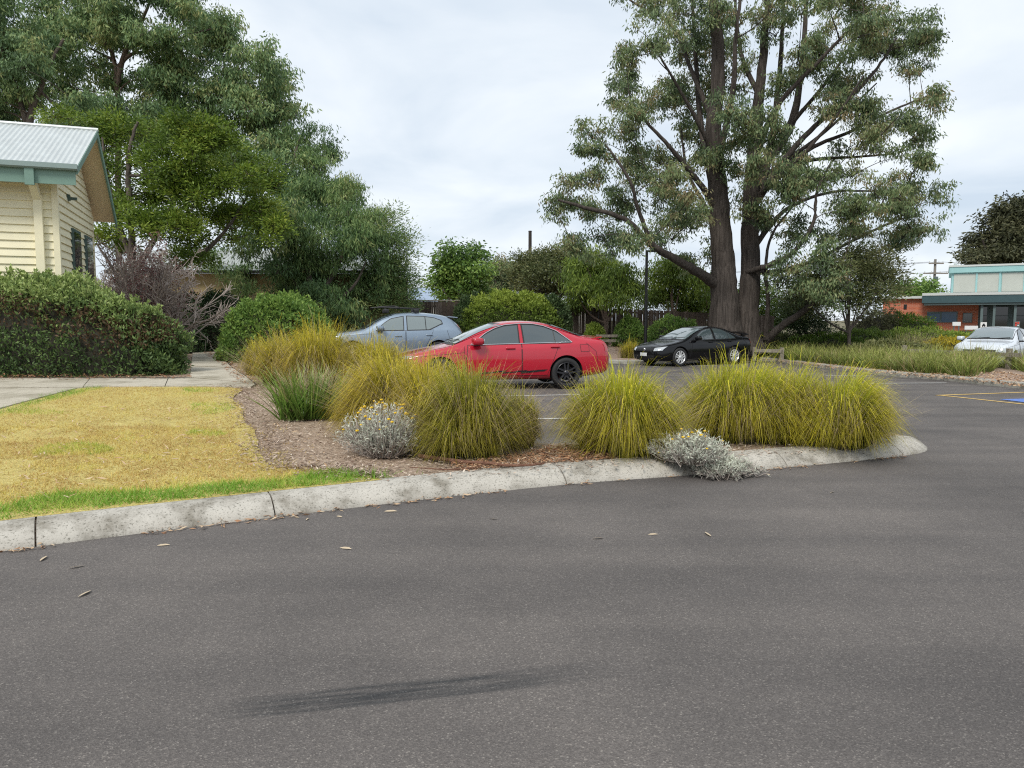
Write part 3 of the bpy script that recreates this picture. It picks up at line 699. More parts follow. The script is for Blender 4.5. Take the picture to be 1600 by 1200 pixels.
# ------------------------------------------------------------------ vegetation
def leaf_quads(m, C, D, length, width, rng, rnd, curl=0.0):
    """one diamond-shaped leaf per row: centre line C -> C + D*length"""
    n = len(C); r = rng.normal(size=(n, 3)); S = np.cross(D, r); S /= np.linalg.norm(S, axis=1)[:, None] + 1e-9
    length = np.broadcast_to(np.asarray(length, float), (n,))[:, None]; width = np.broadcast_to(np.asarray(width, float), (n,))[:, None]
    mid = C + D * length * .45
    V = np.stack([C, mid + S * width * .5, C + D * length, mid - S * width * .5], 1).reshape(-1, 3)
    f = np.arange(n * 4).reshape(n, 4)
    m.add(V, f, rnd=np.clip(rnd, 0, 1))
def unit(v): return v / (np.linalg.norm(v, axis=-1, keepdims=True) + 1e-9)

def crown_sprays(c, r, k, rng, flat=.5):
    """spray centres in an ellipsoid clump, favouring the outer and upper shell"""
    n = max(4, int(k * (r[0] * r[2] + r[0] * r[1] * .5)))
    u = unit(rng.normal(size=(n * 3, 3))); keep = (u[:, 2] > -.25) | (rng.random(n * 3) < flat); u = u[keep][:n]
    rad = rng.random(len(u)) ** .45; rad = np.where(rng.random(len(u)) < .16, rng.uniform(1., 1.32, len(u)), rad)
    return c + u * rad[:, None] * r + rng.normal(size=u.shape) * .06

def twig(m, a, b, r0, rng, sides=3, bow=.12, segs=3):
    a, b = np.asarray(a, float), np.asarray(b, float); d = np.linalg.norm(b - a)
    t = np.linspace(0, 1, segs + 1)[:, None]; off = rng.normal(size=3) * d * bow; off[2] += d * .08
    P = a + (b - a) * t + off * (4 * t * (1 - t)) * .5
    m.tube(P, np.linspace(r0, max(.006, r0 * .35), segs + 1), sides, False)

BARK = {}
def tree(name, label, base, stems, clumps, d0, leaf, bark, seed, k=24, nl=60, lsize=(.16, .035), droop=.75, spread=.3, group=None,
         depth_jit=2.5, limb_r=.06, rnd_mu=.5, z_squash=1., dark_low=0.0, twig_r=.014, flat=.5, cat='tree', limb_bow=.12, split=0):
    rng = np.random.default_rng(seed); g = base
    root = tag(empty(name, g), label, cat, group)
    G = np.array(g); mt = MB(); ml = MB(); mc = MB()
    sp = []
    for pts, r0, r1 in stems:                                      # stems: image points with depth offsets -> world
        P = []
        for q in pts:
            if len(q) == 2: q = (q[0], q[1], 0)
            w = at(q[0], q[1], d0 + q[2]); P.append((w.x, w.y, w.z))
        P = np.array([tuple(p) for p in spline(P, 7)]); P = P + rng.normal(size=P.shape) * min(.02, r0 * .06)
        rr = np.linspace(0, 1, len(P)); rad = r0 + (r1 - r0) * rr ** .8
        if r0 > .3: rad = rad * (1 + .5 * np.exp(-rr * 14))
        mt.tube(P - G, rad, 24 if r0 > .3 else 8, True, .035 if r0 > .3 else 0.)
        for p, q in zip(P[len(P) // 4:], rad[len(P) // 4:]): sp.append((*p, q))
    SP = np.array(sp)
    px = d0 / F_PX
    if split:
        big = clumps; clumps = []
        for q in big:
            dd = q[4] if len(q) > 4 else rng.uniform(-1, 1) * depth_jit
            for _ in range(split):
                f = rng.uniform(*((.26, .52) if split > 5 else (.36, .66))); clumps.append((q[0] + rng.uniform(-.85, .85) * q[2], q[1] + rng.uniform(-.95, .8) * q[3], q[2] * f, q[3] * rng.uniform(.50, .95), dd + rng.uniform(-.5, .5) * q[2] * px))
    def _far(q):
        w = at(q[0], q[1], d0 + (q[4] if len(q) > 4 else 0)); return float(np.min(np.linalg.norm(SP[:, :3] - np.array(tuple(w)), axis=1)))
    for q in sorted(clumps, key=_far):
        cx, cy, rx, ry = q[:4]
        dd = q[4] if len(q) > 4 else rng.uniform(-1, 1) * depth_jit
        w = at(cx, cy, d0 + dd); c = np.array((w.x, w.y, w.z)); s = (d0 + dd) / F_PX
        r = np.array((rx * s, (rx + ry) * .5 * s * 1.05, ry * s * z_squash))
        node = c - np.array((0, 0, r[2] * .35))
        dist = np.linalg.norm(SP[:, :3] - node, axis=1); pen = np.maximum(0, SP[:, 2] - node[2] + .25 * dist) * 2.5
        i = int(np.argmin(dist + pen)); a = SP[i, :3]; rr = min(SP[i, 3] * .55, limb_r * (.6 + dist[i] * .22))
        twig(mt, a - G, node - G, max(rr, .02), rng, 6, limb_bow, 6)
        SP = np.vstack([SP, [[*node, rr * .7]]])
        for _ in range(int(2 + r[0] * 2.2)):                          # second-order branches
            e = c + unit(rng.normal(size=3)) * r * .55; twig(ml, node - G, e - G, max(.012, rr * .4), rng, 4, .2, 3)
        S = crown_sprays(c, r, k, rng, flat); ns = len(S)
        for e in S[rng.random(ns) < .55]: twig(ml, node - G + (e - node) * rng.uniform(.1, .5), e - G, twig_r, rng, 3, .12, 1 if ns > 30 else 2)
        n = ns * nl; idx = np.repeat(np.arange(ns), nl)
        o = rng.normal(size=(n, 3)) * spread * np.array((1, 1, .62)); C = S[idx] + o
        D = unit(o); D[:, 2] = D[:, 2] * .4; D = unit(D * (1 - droop) + rng.normal(size=(n, 3)) * .38 + np.array((0, 0, -1)) * droop) if droop >= 0 else unit(o + rng.normal(size=(n, 3)) * .5 * spread + np.array((0, 0, -droop * spread)))
        tone = rnd_mu + rng.normal() * .13 + (rng.normal(size=ns) * .17)[idx] + rng.normal(size=n) * .13
        leaf_quads(mc, C - G, D, lsize[0] * rng.uniform(.65, 1.3, n), lsize[1] * rng.uniform(.7, 1.25, n), rng, tone)
    put('trunk', mt.mesh('trunk', True), bark, root)
    put('branches', ml.mesh('branches', True), bark, root)['kind'] = 'stuff'
    put('crown', mc.mesh('crown'), leaf, root)
    return root

M['bark_gum'] = mat_bark('stringy_bark', (.024, .020, .018), (.125, .106, .093), 13, .8)
M['bark_grey'] = mat_bark('grey_bark', (.06, .048, .04), (.19, .16, .135), 9, 2)
M['bark_pink'] = mat_bark('smooth_pinkish_bark', (.10, .07, .055), (.25, .19, .16), 6, 2)
M['leaf_gum'] = mat_leaf('gum_leaves', [(.1, (0.0792, 0.1181, 0.0608)), (.42, (0.1604, 0.2326, 0.1048)), (.66, (0.2548, 0.3011, 0.1320)), (.86, (0.2503, 0.2310, 0.1188)), (1., (0.2887, 0.2263, 0.1188))], .30, .5, .3)
M['leaf_gum_left'] = mat_leaf('blue_green_gum_leaves', [(.1, (0.0880, 0.1474, 0.0706)), (.45, (0.1759, 0.2818, 0.1177)), (.75, (0.2968, 0.3793, 0.1513)), (1., (0.4396, 0.4334, 0.1849))], .30, .5, .3)
M['leaf_olive'] = mat_leaf('olive_green_leaves', [(.1, (0.0629, 0.1091, 0.0191)), (.45, (0.1323, 0.2099, 0.0276)), (.75, (0.2138, 0.2937, 0.0371)), (1., (0.3144, 0.3636, 0.0636))], .3)
M['leaf_willow'] = mat_leaf('drooping_green_leaves', [(.1, (0.0684, 0.1271, 0.0497)), (.45, (0.1425, 0.2349, 0.0805)), (.75, (0.2372, 0.3178, 0.1096)), (1., (0.3511, 0.3852, 0.1461))], .30, .5, .3)
M['leaf_fresh'] = mat_leaf('fresh_green_leaves', [(.1, (0.0711, 0.1337, 0.0384)), (.5, (0.1591, 0.2762, 0.0609)), (1., (0.3181, 0.4277, 0.0962))], .3)
M['leaf_dark'] = mat_leaf('dark_green_leaves', [(.1, (0.0262, 0.0466, 0.0204)), (.5, (0.0553, 0.0960, 0.0363)), (1., (0.1164, 0.1600, 0.0582))], .2)
M['leaf_lime'] = mat_leaf('yellow_green_leaves', [(.1, (0.0929, 0.1475, 0.0294)), (.5, (0.1991, 0.2803, 0.0443)), (1., (0.3583, 0.4277, 0.0737))], .3)
M['leaf_brown'] = mat_leaf('reddish_dark_leaves', [(.1, (0.0272, 0.0317, 0.0164)), (.5, (0.0716, 0.0794, 0.0382)), (1., (0.1482, 0.1447, 0.0751))], .2)
M['leaf_teatree'] = mat_leaf('dull_olive_leaves', [(.1, (0.0508, 0.0698, 0.0286)), (.5, (0.1142, 0.1397, 0.0508)), (1., (0.2221, 0.2221, 0.0953))], .2)
M['leaf_hedge'] = mat_leaf('hedge_leaves', [(0., (0.0858, 0.0556, 0.0324)), (.16, (0.1715, 0.1063, 0.0588)), (.22, (0.0515, 0.0899, 0.0352)), (.5, (0.1287, 0.2043, 0.0661)), (.8, (0.2916, 0.3838, 0.1176)), (1., (0.5146, 0.5881, 0.2352))], .25)
M['twigs'] = mat_plain('bare_twigs', (.33, .275, .24), .9, var=.3, scale=20)
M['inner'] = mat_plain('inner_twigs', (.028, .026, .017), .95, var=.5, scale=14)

# the great gum, right of centre
gb = at(1148, 500, 31); gbase = (gb.x, 31, float(gz(gb.x, 31)))
stems = [([(1132, 548, 0), (1132, 500, 0), (1130, 440, 0), (1127, 380, 0), (1119, 280, -.3), (1115, 200, -.5), (1122, 100, -.6), (1112, -30, -.8), (1100, -130, -.5)], 0.70, .13),
         ([(1164, 548, .6), (1165, 500, .5), (1171, 440, .4), (1172, 330, .5), (1176, 250, .6), (1186, 150, .9), (1196, 50, 1.2), (1200, -80, 1.2)], 0.589, 0.090),
         ([(1173, 300, .5), (1195, 255, 1), (1232, 205, 1.5), (1248, 140, 2), (1256, 70, 2.2), (1262, -60, 2.4)], 0.280, 0.075),
         ([(1125, 448, 0), (1095, 428, -.8), (1055, 405, -1.6), (1018, 382, -2.2), (975, 342, -2.6), (905, 322, -2.8), (872, 312, -2.8)], 0.252, 0.038),
         ([(1122, 330, -.2), (1092, 285, -.9), (1050, 235, -1.6), (1010, 190, -1.9), (985, 160, -2)], 0.154, 0.030),
         ([(1018, 382, -2.2), (998, 330, -2.6), (985, 285, -3), (960, 245, -3), (945, 225, -3)], 0.098, 0.030),
         ([(1173, 330, .5), (1215, 265, .2), (1265, 205, 0), (1330, 150, -.3), (1372, 105, -.3), (1400, 60, -.2)], 0.168, 0.038),
         ([(1195, 290, .3), (1262, 235, 1.2), (1330, 205, 2), (1400, 170, 2.4), (1450, 150, 2.4)], 0.119, 0.030),
         ([(1200, 270, .8), (1270, 250, 2), (1340, 245, 2.8), (1400, 240, 3)], 0.112, 0.030),
         ([(1168, 425, .2), (1200, 415, -.8), (1238, 395, -1.2), (1270, 350, -1.5), (1276, 300, -1.6), (1300, 250, -1.6)], 0.140, 0.038),
         ([(1172, 424, .4), (1215, 424, 1.5), (1270, 408, 2.2), (1340, 372, 2.8), (1400, 345, 3), (1440, 335, 3)], 0.133, 0.030),
         ([(1118, 250, -.4), (1090, 190, -1), (1050, 120, -1.4), (1020, 70, -1.5)], 0.105, 0.030),
         ([(1118, 200, -.5), (1080, 110, .5), (1050, 40, 1), (1000, 10, 1.2), (970, -10, 1.2)], 0.119, 0.030),
         ([(1186, 150, .9), (1160, 90, 2), (1150, 20, 2.4), (1148, -60, 2.4)], 0.119, 0.045),
         ([(1235, 195, 1.5), (1290, 130, 1.5), (1330, 70, 1.4), (1350, 20, 1.4)], 0.098, 0.030),
         ([(1185, 545, 1), (1215, 515, .2), (1265, 478, -.5), (1300, 440, -1), (1320, 400, -1.4)], 0.210, 0.060),
         ([(1173, 340, .5), (1200, 250, .9), (1215, 150, 1.2), (1222, 60, 1.4), (1225, -50, 1.4)], .20, .06), ([(1176, 262, .6), (1212, 170, -.4), (1285, 90, -1.2), (1345, 28, -1.6)], .15, .04),
         ([(1180, 310, .5), (1238, 258, -.6), (1300, 190, -1.3), (1350, 118, -1.8)], .13, .03), ([(1122, 305, -.2), (1096, 200, .5), (1088, 100, 1), (1080, -20, 1.2)], .17, .06), ([(1128, 405, 0), (1105, 330, 1), (1074, 268, 1.8), (1064, 200, 2)], .14, .04),
         ([(1120, 255, -.4), (1144, 150, -1.2), (1150, 60, -1.6), (1162, -50, -1.6)], .15, .05), ([(1196, 275, .8), (1290, 205, 2.4), (1370, 130, 3.2)], .12, .03), ([(1172, 395, .4), (1225, 330, 1.4), (1300, 300, 2.4), (1390, 300, 3)], .13, .03),
         ([(1196, 530, .5), (1200, 470, 0), (1196, 420, -.4), (1205, 370, -.6), (1240, 320, -1)], 0.112, 0.038)]
clumps = [(873, 315, 22, 20), (920, 288, 36, 22), (950, 325, 36, 24), (900, 330, 24, 14), (1025, 292, 46, 26), (985, 305, 34, 22), (1050, 358, 42, 22), (897, 378, 13, 14), (952, 385, 42, 20), (1000, 375, 34, 20),
          (950, 218, 44, 22), (925, 240, 25, 16), (985, 245, 28, 20), (1020, 250, 40, 28), (1062, 285, 42, 28), (1078, 330, 36, 24), (1020, 58, 48, 26), (990, 85, 24, 24), (975, 112, 20, 15), (1010, 155, 50, 24), (990, 175, 26, 14), (1060, 145, 40, 26),
          (1120, 75, 50, 30), (1075, 95, 42, 26), (1140, 132, 42, 28), (1085, 175, 40, 28), (1190, 205, 54, 30), (1085, 250, 32, 22), (1130, 255, 34, 22), (1150, 222, 34, 20),
          (1255, 14, 60, 22), (1215, 35, 40, 20), (1390, 32, 60, 32), (1425, 62, 30, 22), (1345, 20, 50, 26), (1310, 55, 50, 26), (1370, 75, 44, 20), (1270, 90, 40, 22), (1390, 236, 54, 30), (1340, 215, 46, 26), (1450, 152, 26, 18), (1425, 100, 34, 24), (1440, 60, 30, 24), (1360, 180, 56, 24), (1420, 190, 28, 16), (1450, 250, 18, 14),
          (1250, 278, 52, 26), (1290, 122, 42, 26), (1330, 130, 40, 22), (1300, 165, 44, 24), (1215, 358, 40, 24), (1265, 402, 42, 26), (1175, 332, 24, 20), (1225, 305, 38, 32), (1290, 290, 50, 26), (1335, 325, 52, 24), (1430, 335, 52, 30), (1395, 310, 40, 22), (1375, 378, 50, 18), (1440, 362, 34, 13), (1300, 355, 44, 24),
          (1235, 440, 40, 26), (1280, 455, 38, 26), (1090, 400, 30, 18), (1040, 330, 34, 20), (1145, 170, 34, 22), (1160, 30, 42, 22), (1090, 20, 44, 22), (1040, 10, 42, 18), (1105, 215, 36, 22), (1160, 300, 30, 24), (1420, 285, 36, 16), (1245, 240, 38, 22), (1190, 270, 34, 22), (1205, 130, 34, 20)]
clumps += [(x, y - 0, 46, 26) for x, y in ((1010, -30), (1090, -45), (1170, -40), (1250, -55), (1330, -30), (1220, -90))]
tree('gum_tree', 'great many stemmed gum tree with dark stringy bark and open crown behind the black sedan', gbase, stems, clumps, 31, M['leaf_gum'], M['bark_gum'], 11, k=24, nl=46, lsize=(.17, .050), spread=.15, limb_r=.026, depth_jit=3.4, flat=.6, split=6)

# left gums
LB = at(186, 500, 40)
tree('gum_tree', 'tall blue green gum tree rising behind the cream house and the olive tree', (LB.x, 40, .45),
     [([(188, 540), (186, 400), (184, 200), (183, 135), (178, 95), (165, 55), (150, 0), (140, -60)], 0.194, 0.065), ([(183, 130), (196, 80), (215, 45), (235, 0), (250, -60)], 0.158, 0.043),
      ([(184, 105), (205, 85), (240, 78), (280, 60), (330, 45)], 0.115, 0.036), ([(184, 210, 1), (260, 170, 1.5), (330, 140, 2), (400, 120, 2), (440, 150, 2)], 0.158, 0.043), ([(180, 95), (150, 80), (130, 70)], 0.086, 0.036)],
     [(60, 30, 60, 40), (120, 10, 60, 36), (190, 15, 60, 30), (250, 30, 60, 34), (315, 50, 50, 34), (360, 75, 46, 34), (290, 85, 46, 30), (395, 105, 44, 32), (340, 130, 52, 34), (420, 130, 36, 30), (440, 155, 32, 26), (405, 165, 46, 28), (310, 175, 56, 30), (255, 135, 40, 26), (360, 195, 54, 26),
      (415, 205, 36, 26), (130, 60, 44, 26), (90, 95, 44, 24), (240, 62, 40, 18), (280, 110, 36, 24), (150, 175, 46, 24), (215, 165, 44, 22), (270, 200, 60, 26), (330, 230, 56, 28), (390, 240, 50, 28), (100, 130, 36, 18), (165, 20, 40, 30), (270, -20, 60, 26), (180, -40, 70, 30), (90, -30, 70, 36), (440, 215, 26, 22), (190, 55, 46, 24), (205, 130, 40, 18), (150, 110, 34, 18), (60, 70, 50, 30), (110, 150, 40, 20), (240, 120, 40, 22), (300, 150, 46, 26), (370, 160, 46, 26), (200, 195, 60, 22), (350, 260, 56, 28)],
     40, M['leaf_gum_left'], M['bark_pink'], 12, k=20, nl=42, lsize=(.235, .074), spread=.215, limb_r=.05, rnd_mu=.50, depth_jit=2.5, split=4)
LB = at(40, 500, 36)
tree('gum_tree', 'leftmost gum tree leaning over the cream house roof at the left edge', (LB.x, 36, .45),
     [([(40, 540), (42, 300), (48, 180), (65, 135), (78, 100), (100, 60)], 0.245, 0.058), ([(44, 200), (20, 120), (5, 60), (-10, 0)], 0.144, 0.043), ([(60, 140), (100, 175), (130, 185)], 0.072, 0.029)],
     [(-20, 40, 60, 40), (20, 80, 46, 32), (15, 130, 42, 28), (10, 10, 50, 34), (60, 60, 40, 26), (-20, 120, 50, 40), (50, 165, 36, 20), (20, 185, 40, 22), (-30, 190, 50, 30), (90, 185, 36, 18), (120, 160, 30, 14), (60, 105, 28, 18), (-60, 80, 60, 50), (110, 200, 34, 16), (-60, 0, 60, 40)],
     36, M['leaf_gum_left'], M['bark_grey'], 13, k=20, nl=56, lsize=(.22, .062), spread=.21, limb_r=.05, rnd_mu=.46, split=4)
LB = at(465, 500, 38)
tree('gum_tree', 'dark gum crown standing between the tall left gum and the drooping tree', (LB.x, 38, .45),
     [([(455, 540), (452, 400), (450, 300), (462, 240), (470, 210)], 0.187, 0.043), ([(450, 320), (420, 270), (400, 250)], 0.101, 0.036), ([(450, 310), (490, 270), (505, 240)], 0.086, 0.029)],
     [(470, 225, 28, 22), (500, 240, 26, 24), (440, 245, 36, 24), (490, 275, 40, 26), (455, 285, 44, 26), (410, 280, 40, 24), (520, 285, 28, 24), (400, 320, 46, 26), (470, 330, 46, 28), (535, 320, 30, 26)],
     38, M['leaf_willow'], M['bark_grey'], 14, k=26, nl=66, lsize=(.2, .05), spread=.22, rnd_mu=.34, split=3)

# bright olive tree over the bare shrub
LB = at(205, 500, 26)
tree('olive_green_tree', 'bright olive green bushy tree with thin dark stems beside the cream house gable', (LB.x, 26, .42),
     [([(212, 545), (208, 440), (204, 340), (200, 270), (205, 220), (215, 190)], .17, .04), ([(210, 420), (180, 330), (165, 260), (160, 215)], .11, .03), ([(208, 430), (260, 340), (290, 270), (310, 230)], .12, .03),
      ([(212, 450), (310, 400), (360, 350), (390, 300)], .12, .03), ([(202, 275), (235, 272), (262, 262)], .06, .03), ([(205, 470), (170, 410), (150, 380)], .08, .03)],
     [(110, 190, 36, 13), (150, 195, 32, 22), (190, 205, 40, 30), (235, 215, 40, 32), (275, 205, 36, 26), (320, 215, 40, 28), (355, 240, 36, 28), (300, 245, 46, 28), (250, 250, 34, 24), (330, 280, 46, 30), (275, 285, 40, 26), (380, 275, 36, 28), (240, 320, 40, 26), (295, 325, 48, 30), (350, 320, 44, 30),
      (175, 330, 30, 26), (168, 245, 18, 34), (395, 315, 30, 26), (330, 365, 46, 26), (270, 360, 42, 24), (220, 365, 40, 22), (390, 360, 34, 24), (180, 375, 34, 20), (300, 395, 40, 20), (415, 300, 26, 24), (410, 345, 30, 26), (215, 250, 34, 22), (245, 285, 34, 20), (330, 205, 40, 18), (365, 275, 36, 26), (265, 345, 46, 24), (200, 310, 26, 22), (310, 300, 44, 26)],
     26, M['leaf_olive'], M['bark_grey'], 15, k=34, nl=74, lsize=(.14, .052), droop=-.25, spread=.16, rnd_mu=.50, limb_r=.03, depth_jit=1.5, split=3)
# drooping tree
LB = at(490, 500, 31)
dclumps = [(455, 300, 44, 30), (505, 300, 44, 30), (545, 335, 38, 34), (480, 345, 50, 34), (435, 355, 46, 34), (525, 375, 46, 34), (560, 385, 34, 40), (465, 395, 54, 34), (420, 405, 46, 30), (515, 425, 50, 32), (560, 440, 40, 36), (455, 440, 50, 30), (400, 440, 40, 24), (580, 400, 20, 40), (490, 460, 50, 24), (545, 475, 44, 22), (380, 380, 40, 30), (360, 410, 36, 24), (430, 470, 36, 16)]
tree('drooping_tree', 'large weeping green tree with hanging foliage in front of the paling fence', (LB.x, 31, .40),
     [([(492, 550), (488, 480), (480, 420), (470, 360), (460, 310)], .22, .05), ([(488, 480), (525, 420), (545, 370), (548, 340)], .14, .04), ([(486, 470), (440, 420), (420, 380)], .12, .04), ([(490, 500), (550, 450), (572, 410)], .1, .03)],
     dclumps, 31, M['leaf_willow'], M['bark_grey'], 16, k=27, nl=66, lsize=(.22, .042), droop=.85, spread=.21, rnd_mu=.40, limb_r=.035, depth_jit=1.6, split=3)
LB = at(612, 500, 33)
tree('slender_tree', 'smaller fine leaved green tree at the right end of the left tree group', (LB.x, 33, .42),
     [([(612, 545), (610, 470), (606, 400), (600, 340)], .12, .03), ([(611, 480), (630, 430), (636, 400)], .07, .02)],
     [(600, 340, 26, 22), (590, 375, 28, 26), (618, 378, 26, 24), (625, 412, 26, 24), (600, 415, 34, 26), (632, 440, 22, 20), (605, 450, 38, 24), (635, 465, 18, 12), (590, 480, 36, 18), (625, 478, 24, 14)],
     33, M['leaf_willow'], M['bark_grey'], 17, k=36, nl=72, lsize=(.15, .04), droop=-.5, spread=.24, rnd_mu=.62, limb_r=.03, depth_jit=1.)

# middle distance trees
def simple_tree(name, label, px, d, clumps, leaf, bark, seed, r=.14, top=None, **kw):
    g = at(px, 500, d); ys = [c[1] for c in clumps]; z = float(gz(g.x, d)); yb = 600 - 0
    by = 500 + (CAM_H - z) / d * F_PX
    st = [([(px, by), (px + 2, (by + max(ys)) / 2), (px - 1, sum(ys) / len(ys)), (px, min(ys) + 8)], r, r * .3)]
    for c in clumps[::2]: st.append(([(px + 1, (by + max(ys)) / 2), ((px + c[0]) / 2, (by + c[1] * 2) / 3), (c[0], c[1])], r * .5, r * .2))
    return tree(name, label, (g.x, d, z), st, clumps, d, leaf, bark, seed, **kw)
simple_tree('leafy_tree', 'fresh green leafy tree with two pointed tops above the capped paling fence', 722, 42,
    [(706, 400, 18, 16), (738, 402, 18, 18), (722, 418, 26, 16), (698, 422, 22, 14), (745, 428, 20, 18), (715, 442, 30, 16), (690, 448, 18, 10), (738, 455, 24, 14), (700, 462, 22, 10)], M['leaf_fresh'], M['bark_grey'], 21, k=26, nl=70, lsize=(.22, .10), droop=.25, spread=.28, depth_jit=1.2)
simple_tree('loose_tree', 'small loose grey green tree between the fresh green tree and the round tree', 785, 50,
    [(770, 420, 18, 14), (790, 412, 20, 12), (805, 425, 16, 14), (780, 440, 22, 14), (800, 445, 18, 14), (765, 450, 16, 12)], M['leaf_gum'], M['bark_grey'], 22, k=28, nl=60, lsize=(.24, .07), spread=.3, depth_jit=1.5)
simple_tree('round_tree', 'dense dark green round crowned tree beneath the dark pole', 845, 41,
    [(835, 408, 30, 16), (865, 402, 32, 14), (885, 420, 24, 20), (815, 428, 22, 20), (850, 430, 36, 22), (890, 445, 22, 18), (830, 448, 28, 14), (868, 452, 32, 14), (905, 430, 16, 18)], M['leaf_teatree'], M['bark_gum'], 23, k=36, nl=75, lsize=(.17, .06), droop=-.3, spread=.25, rnd_mu=.58, depth_jit=1.4)
simple_tree('weeping_tree', 'yellow green weeping tree leaning over the uncapped fence left of the lamp post', 945, 37,
    [(915, 410, 30, 18), (945, 425, 34, 22), (970, 440, 32, 22), (935, 450, 36, 18), (985, 455, 20, 16), (910, 445, 26, 20), (905, 470, 24, 12), (955, 468, 28, 12)], M['leaf_lime'], M['bark_pink'], 24, k=32, nl=78, lsize=(.24, .05), droop=.85, spread=.28, rnd_mu=.34, depth_jit=1.3)
simple_tree('weeping_tree', 'yellow green weeping tree between the lamp post and the great gum', 1050, 39,
    [(1050, 415, 24, 16), (1030, 435, 26, 18), (1065, 440, 26, 20), (1085, 462, 26, 18), (1040, 462, 32, 16), (1020, 470, 20, 14), (1075, 485, 26, 12), (1100, 445, 20, 20), (1105, 480, 18, 16)], M['leaf_lime'], M['bark_pink'], 25, k=32, nl=78, lsize=(.22, .05), droop=.85, spread=.28, rnd_mu=.32, depth_jit=1.3)
simple_tree('tea_tree', 'dull olive tea tree spreading below the right limbs of the great gum', 1325, 30,
    [(1330, 405, 34, 18), (1370, 412, 28, 18), (1300, 425, 32, 20), (1345, 432, 36, 20), (1382, 438, 20, 20), (1280, 450, 28, 20), (1320, 455, 34, 16), (1365, 460, 26, 16), (1260, 470, 30, 18), (1390, 460, 12, 16), (1340, 475, 28, 10)], M['leaf_teatree'], M['bark_gum'], 26, k=36, nl=84, lsize=(.16, .045), droop=-.2, spread=.24, depth_jit=1.3, r=.10)
simple_tree('conifer_tree', 'very dark conical evergreen in the shade under the great gum', 1258, 33,
    [(1262, 445, 16, 16), (1258, 465, 22, 16), (1255, 485, 28, 16), (1268, 500, 32, 14), (1245, 508, 24, 12), (1275, 515, 24, 10), (1235, 495, 16, 14)], M['leaf_dark'], M['bark_gum'], 27, k=46, nl=60, lsize=(.16, .04), droop=-.3, spread=.2, depth_jit=.6)
simple_tree('small_tree', 'rounded mid green tree behind the low brick roof by the power pole', 1430, 64,
    [(1422, 452, 18, 9), (1442, 448, 18, 9), (1412, 458, 12, 8), (1455, 455, 12, 9), (1432, 460, 24, 9)], M['leaf_fresh'], M['bark_grey'], 28, k=14, nl=60, lsize=(.34, .12), droop=.2, spread=.4, depth_jit=.8)
simple_tree('dark_tree', 'large dark reddish brown tree above the aqua clerestory at the right edge', 1570, 70,
    [(1590, 325, 26, 22), (1560, 345, 26, 20), (1615, 350, 30, 34), (1580, 365, 30, 22), (1535, 375, 22, 16), (1555, 392, 28, 16), (1515, 398, 14, 12), (1600, 395, 36, 20), (1530, 405, 22, 10), (1650, 340, 40, 40), (1570, 410, 30, 12)], M['leaf_brown'], M['bark_gum'], 29, k=12, nl=50, lsize=(.42, .15), droop=.3, spread=.42, depth_jit=2.5, r=.3)
simple_tree('background_tree', 'olive shrubby tree filling the gap behind the great gum trunk', 1185, 42,
    [(1150, 470, 30, 18), (1190, 455, 26, 16), (1215, 480, 30, 16), (1170, 495, 34, 14), (1120, 480, 22, 14), (1225, 505, 24, 12), (1195, 510, 24, 10)], M['leaf_olive'], M['bark_grey'], 30, k=28, nl=70, lsize=(.2, .06), droop=.2, spread=.3, depth_jit=1.2, rnd_mu=.25)

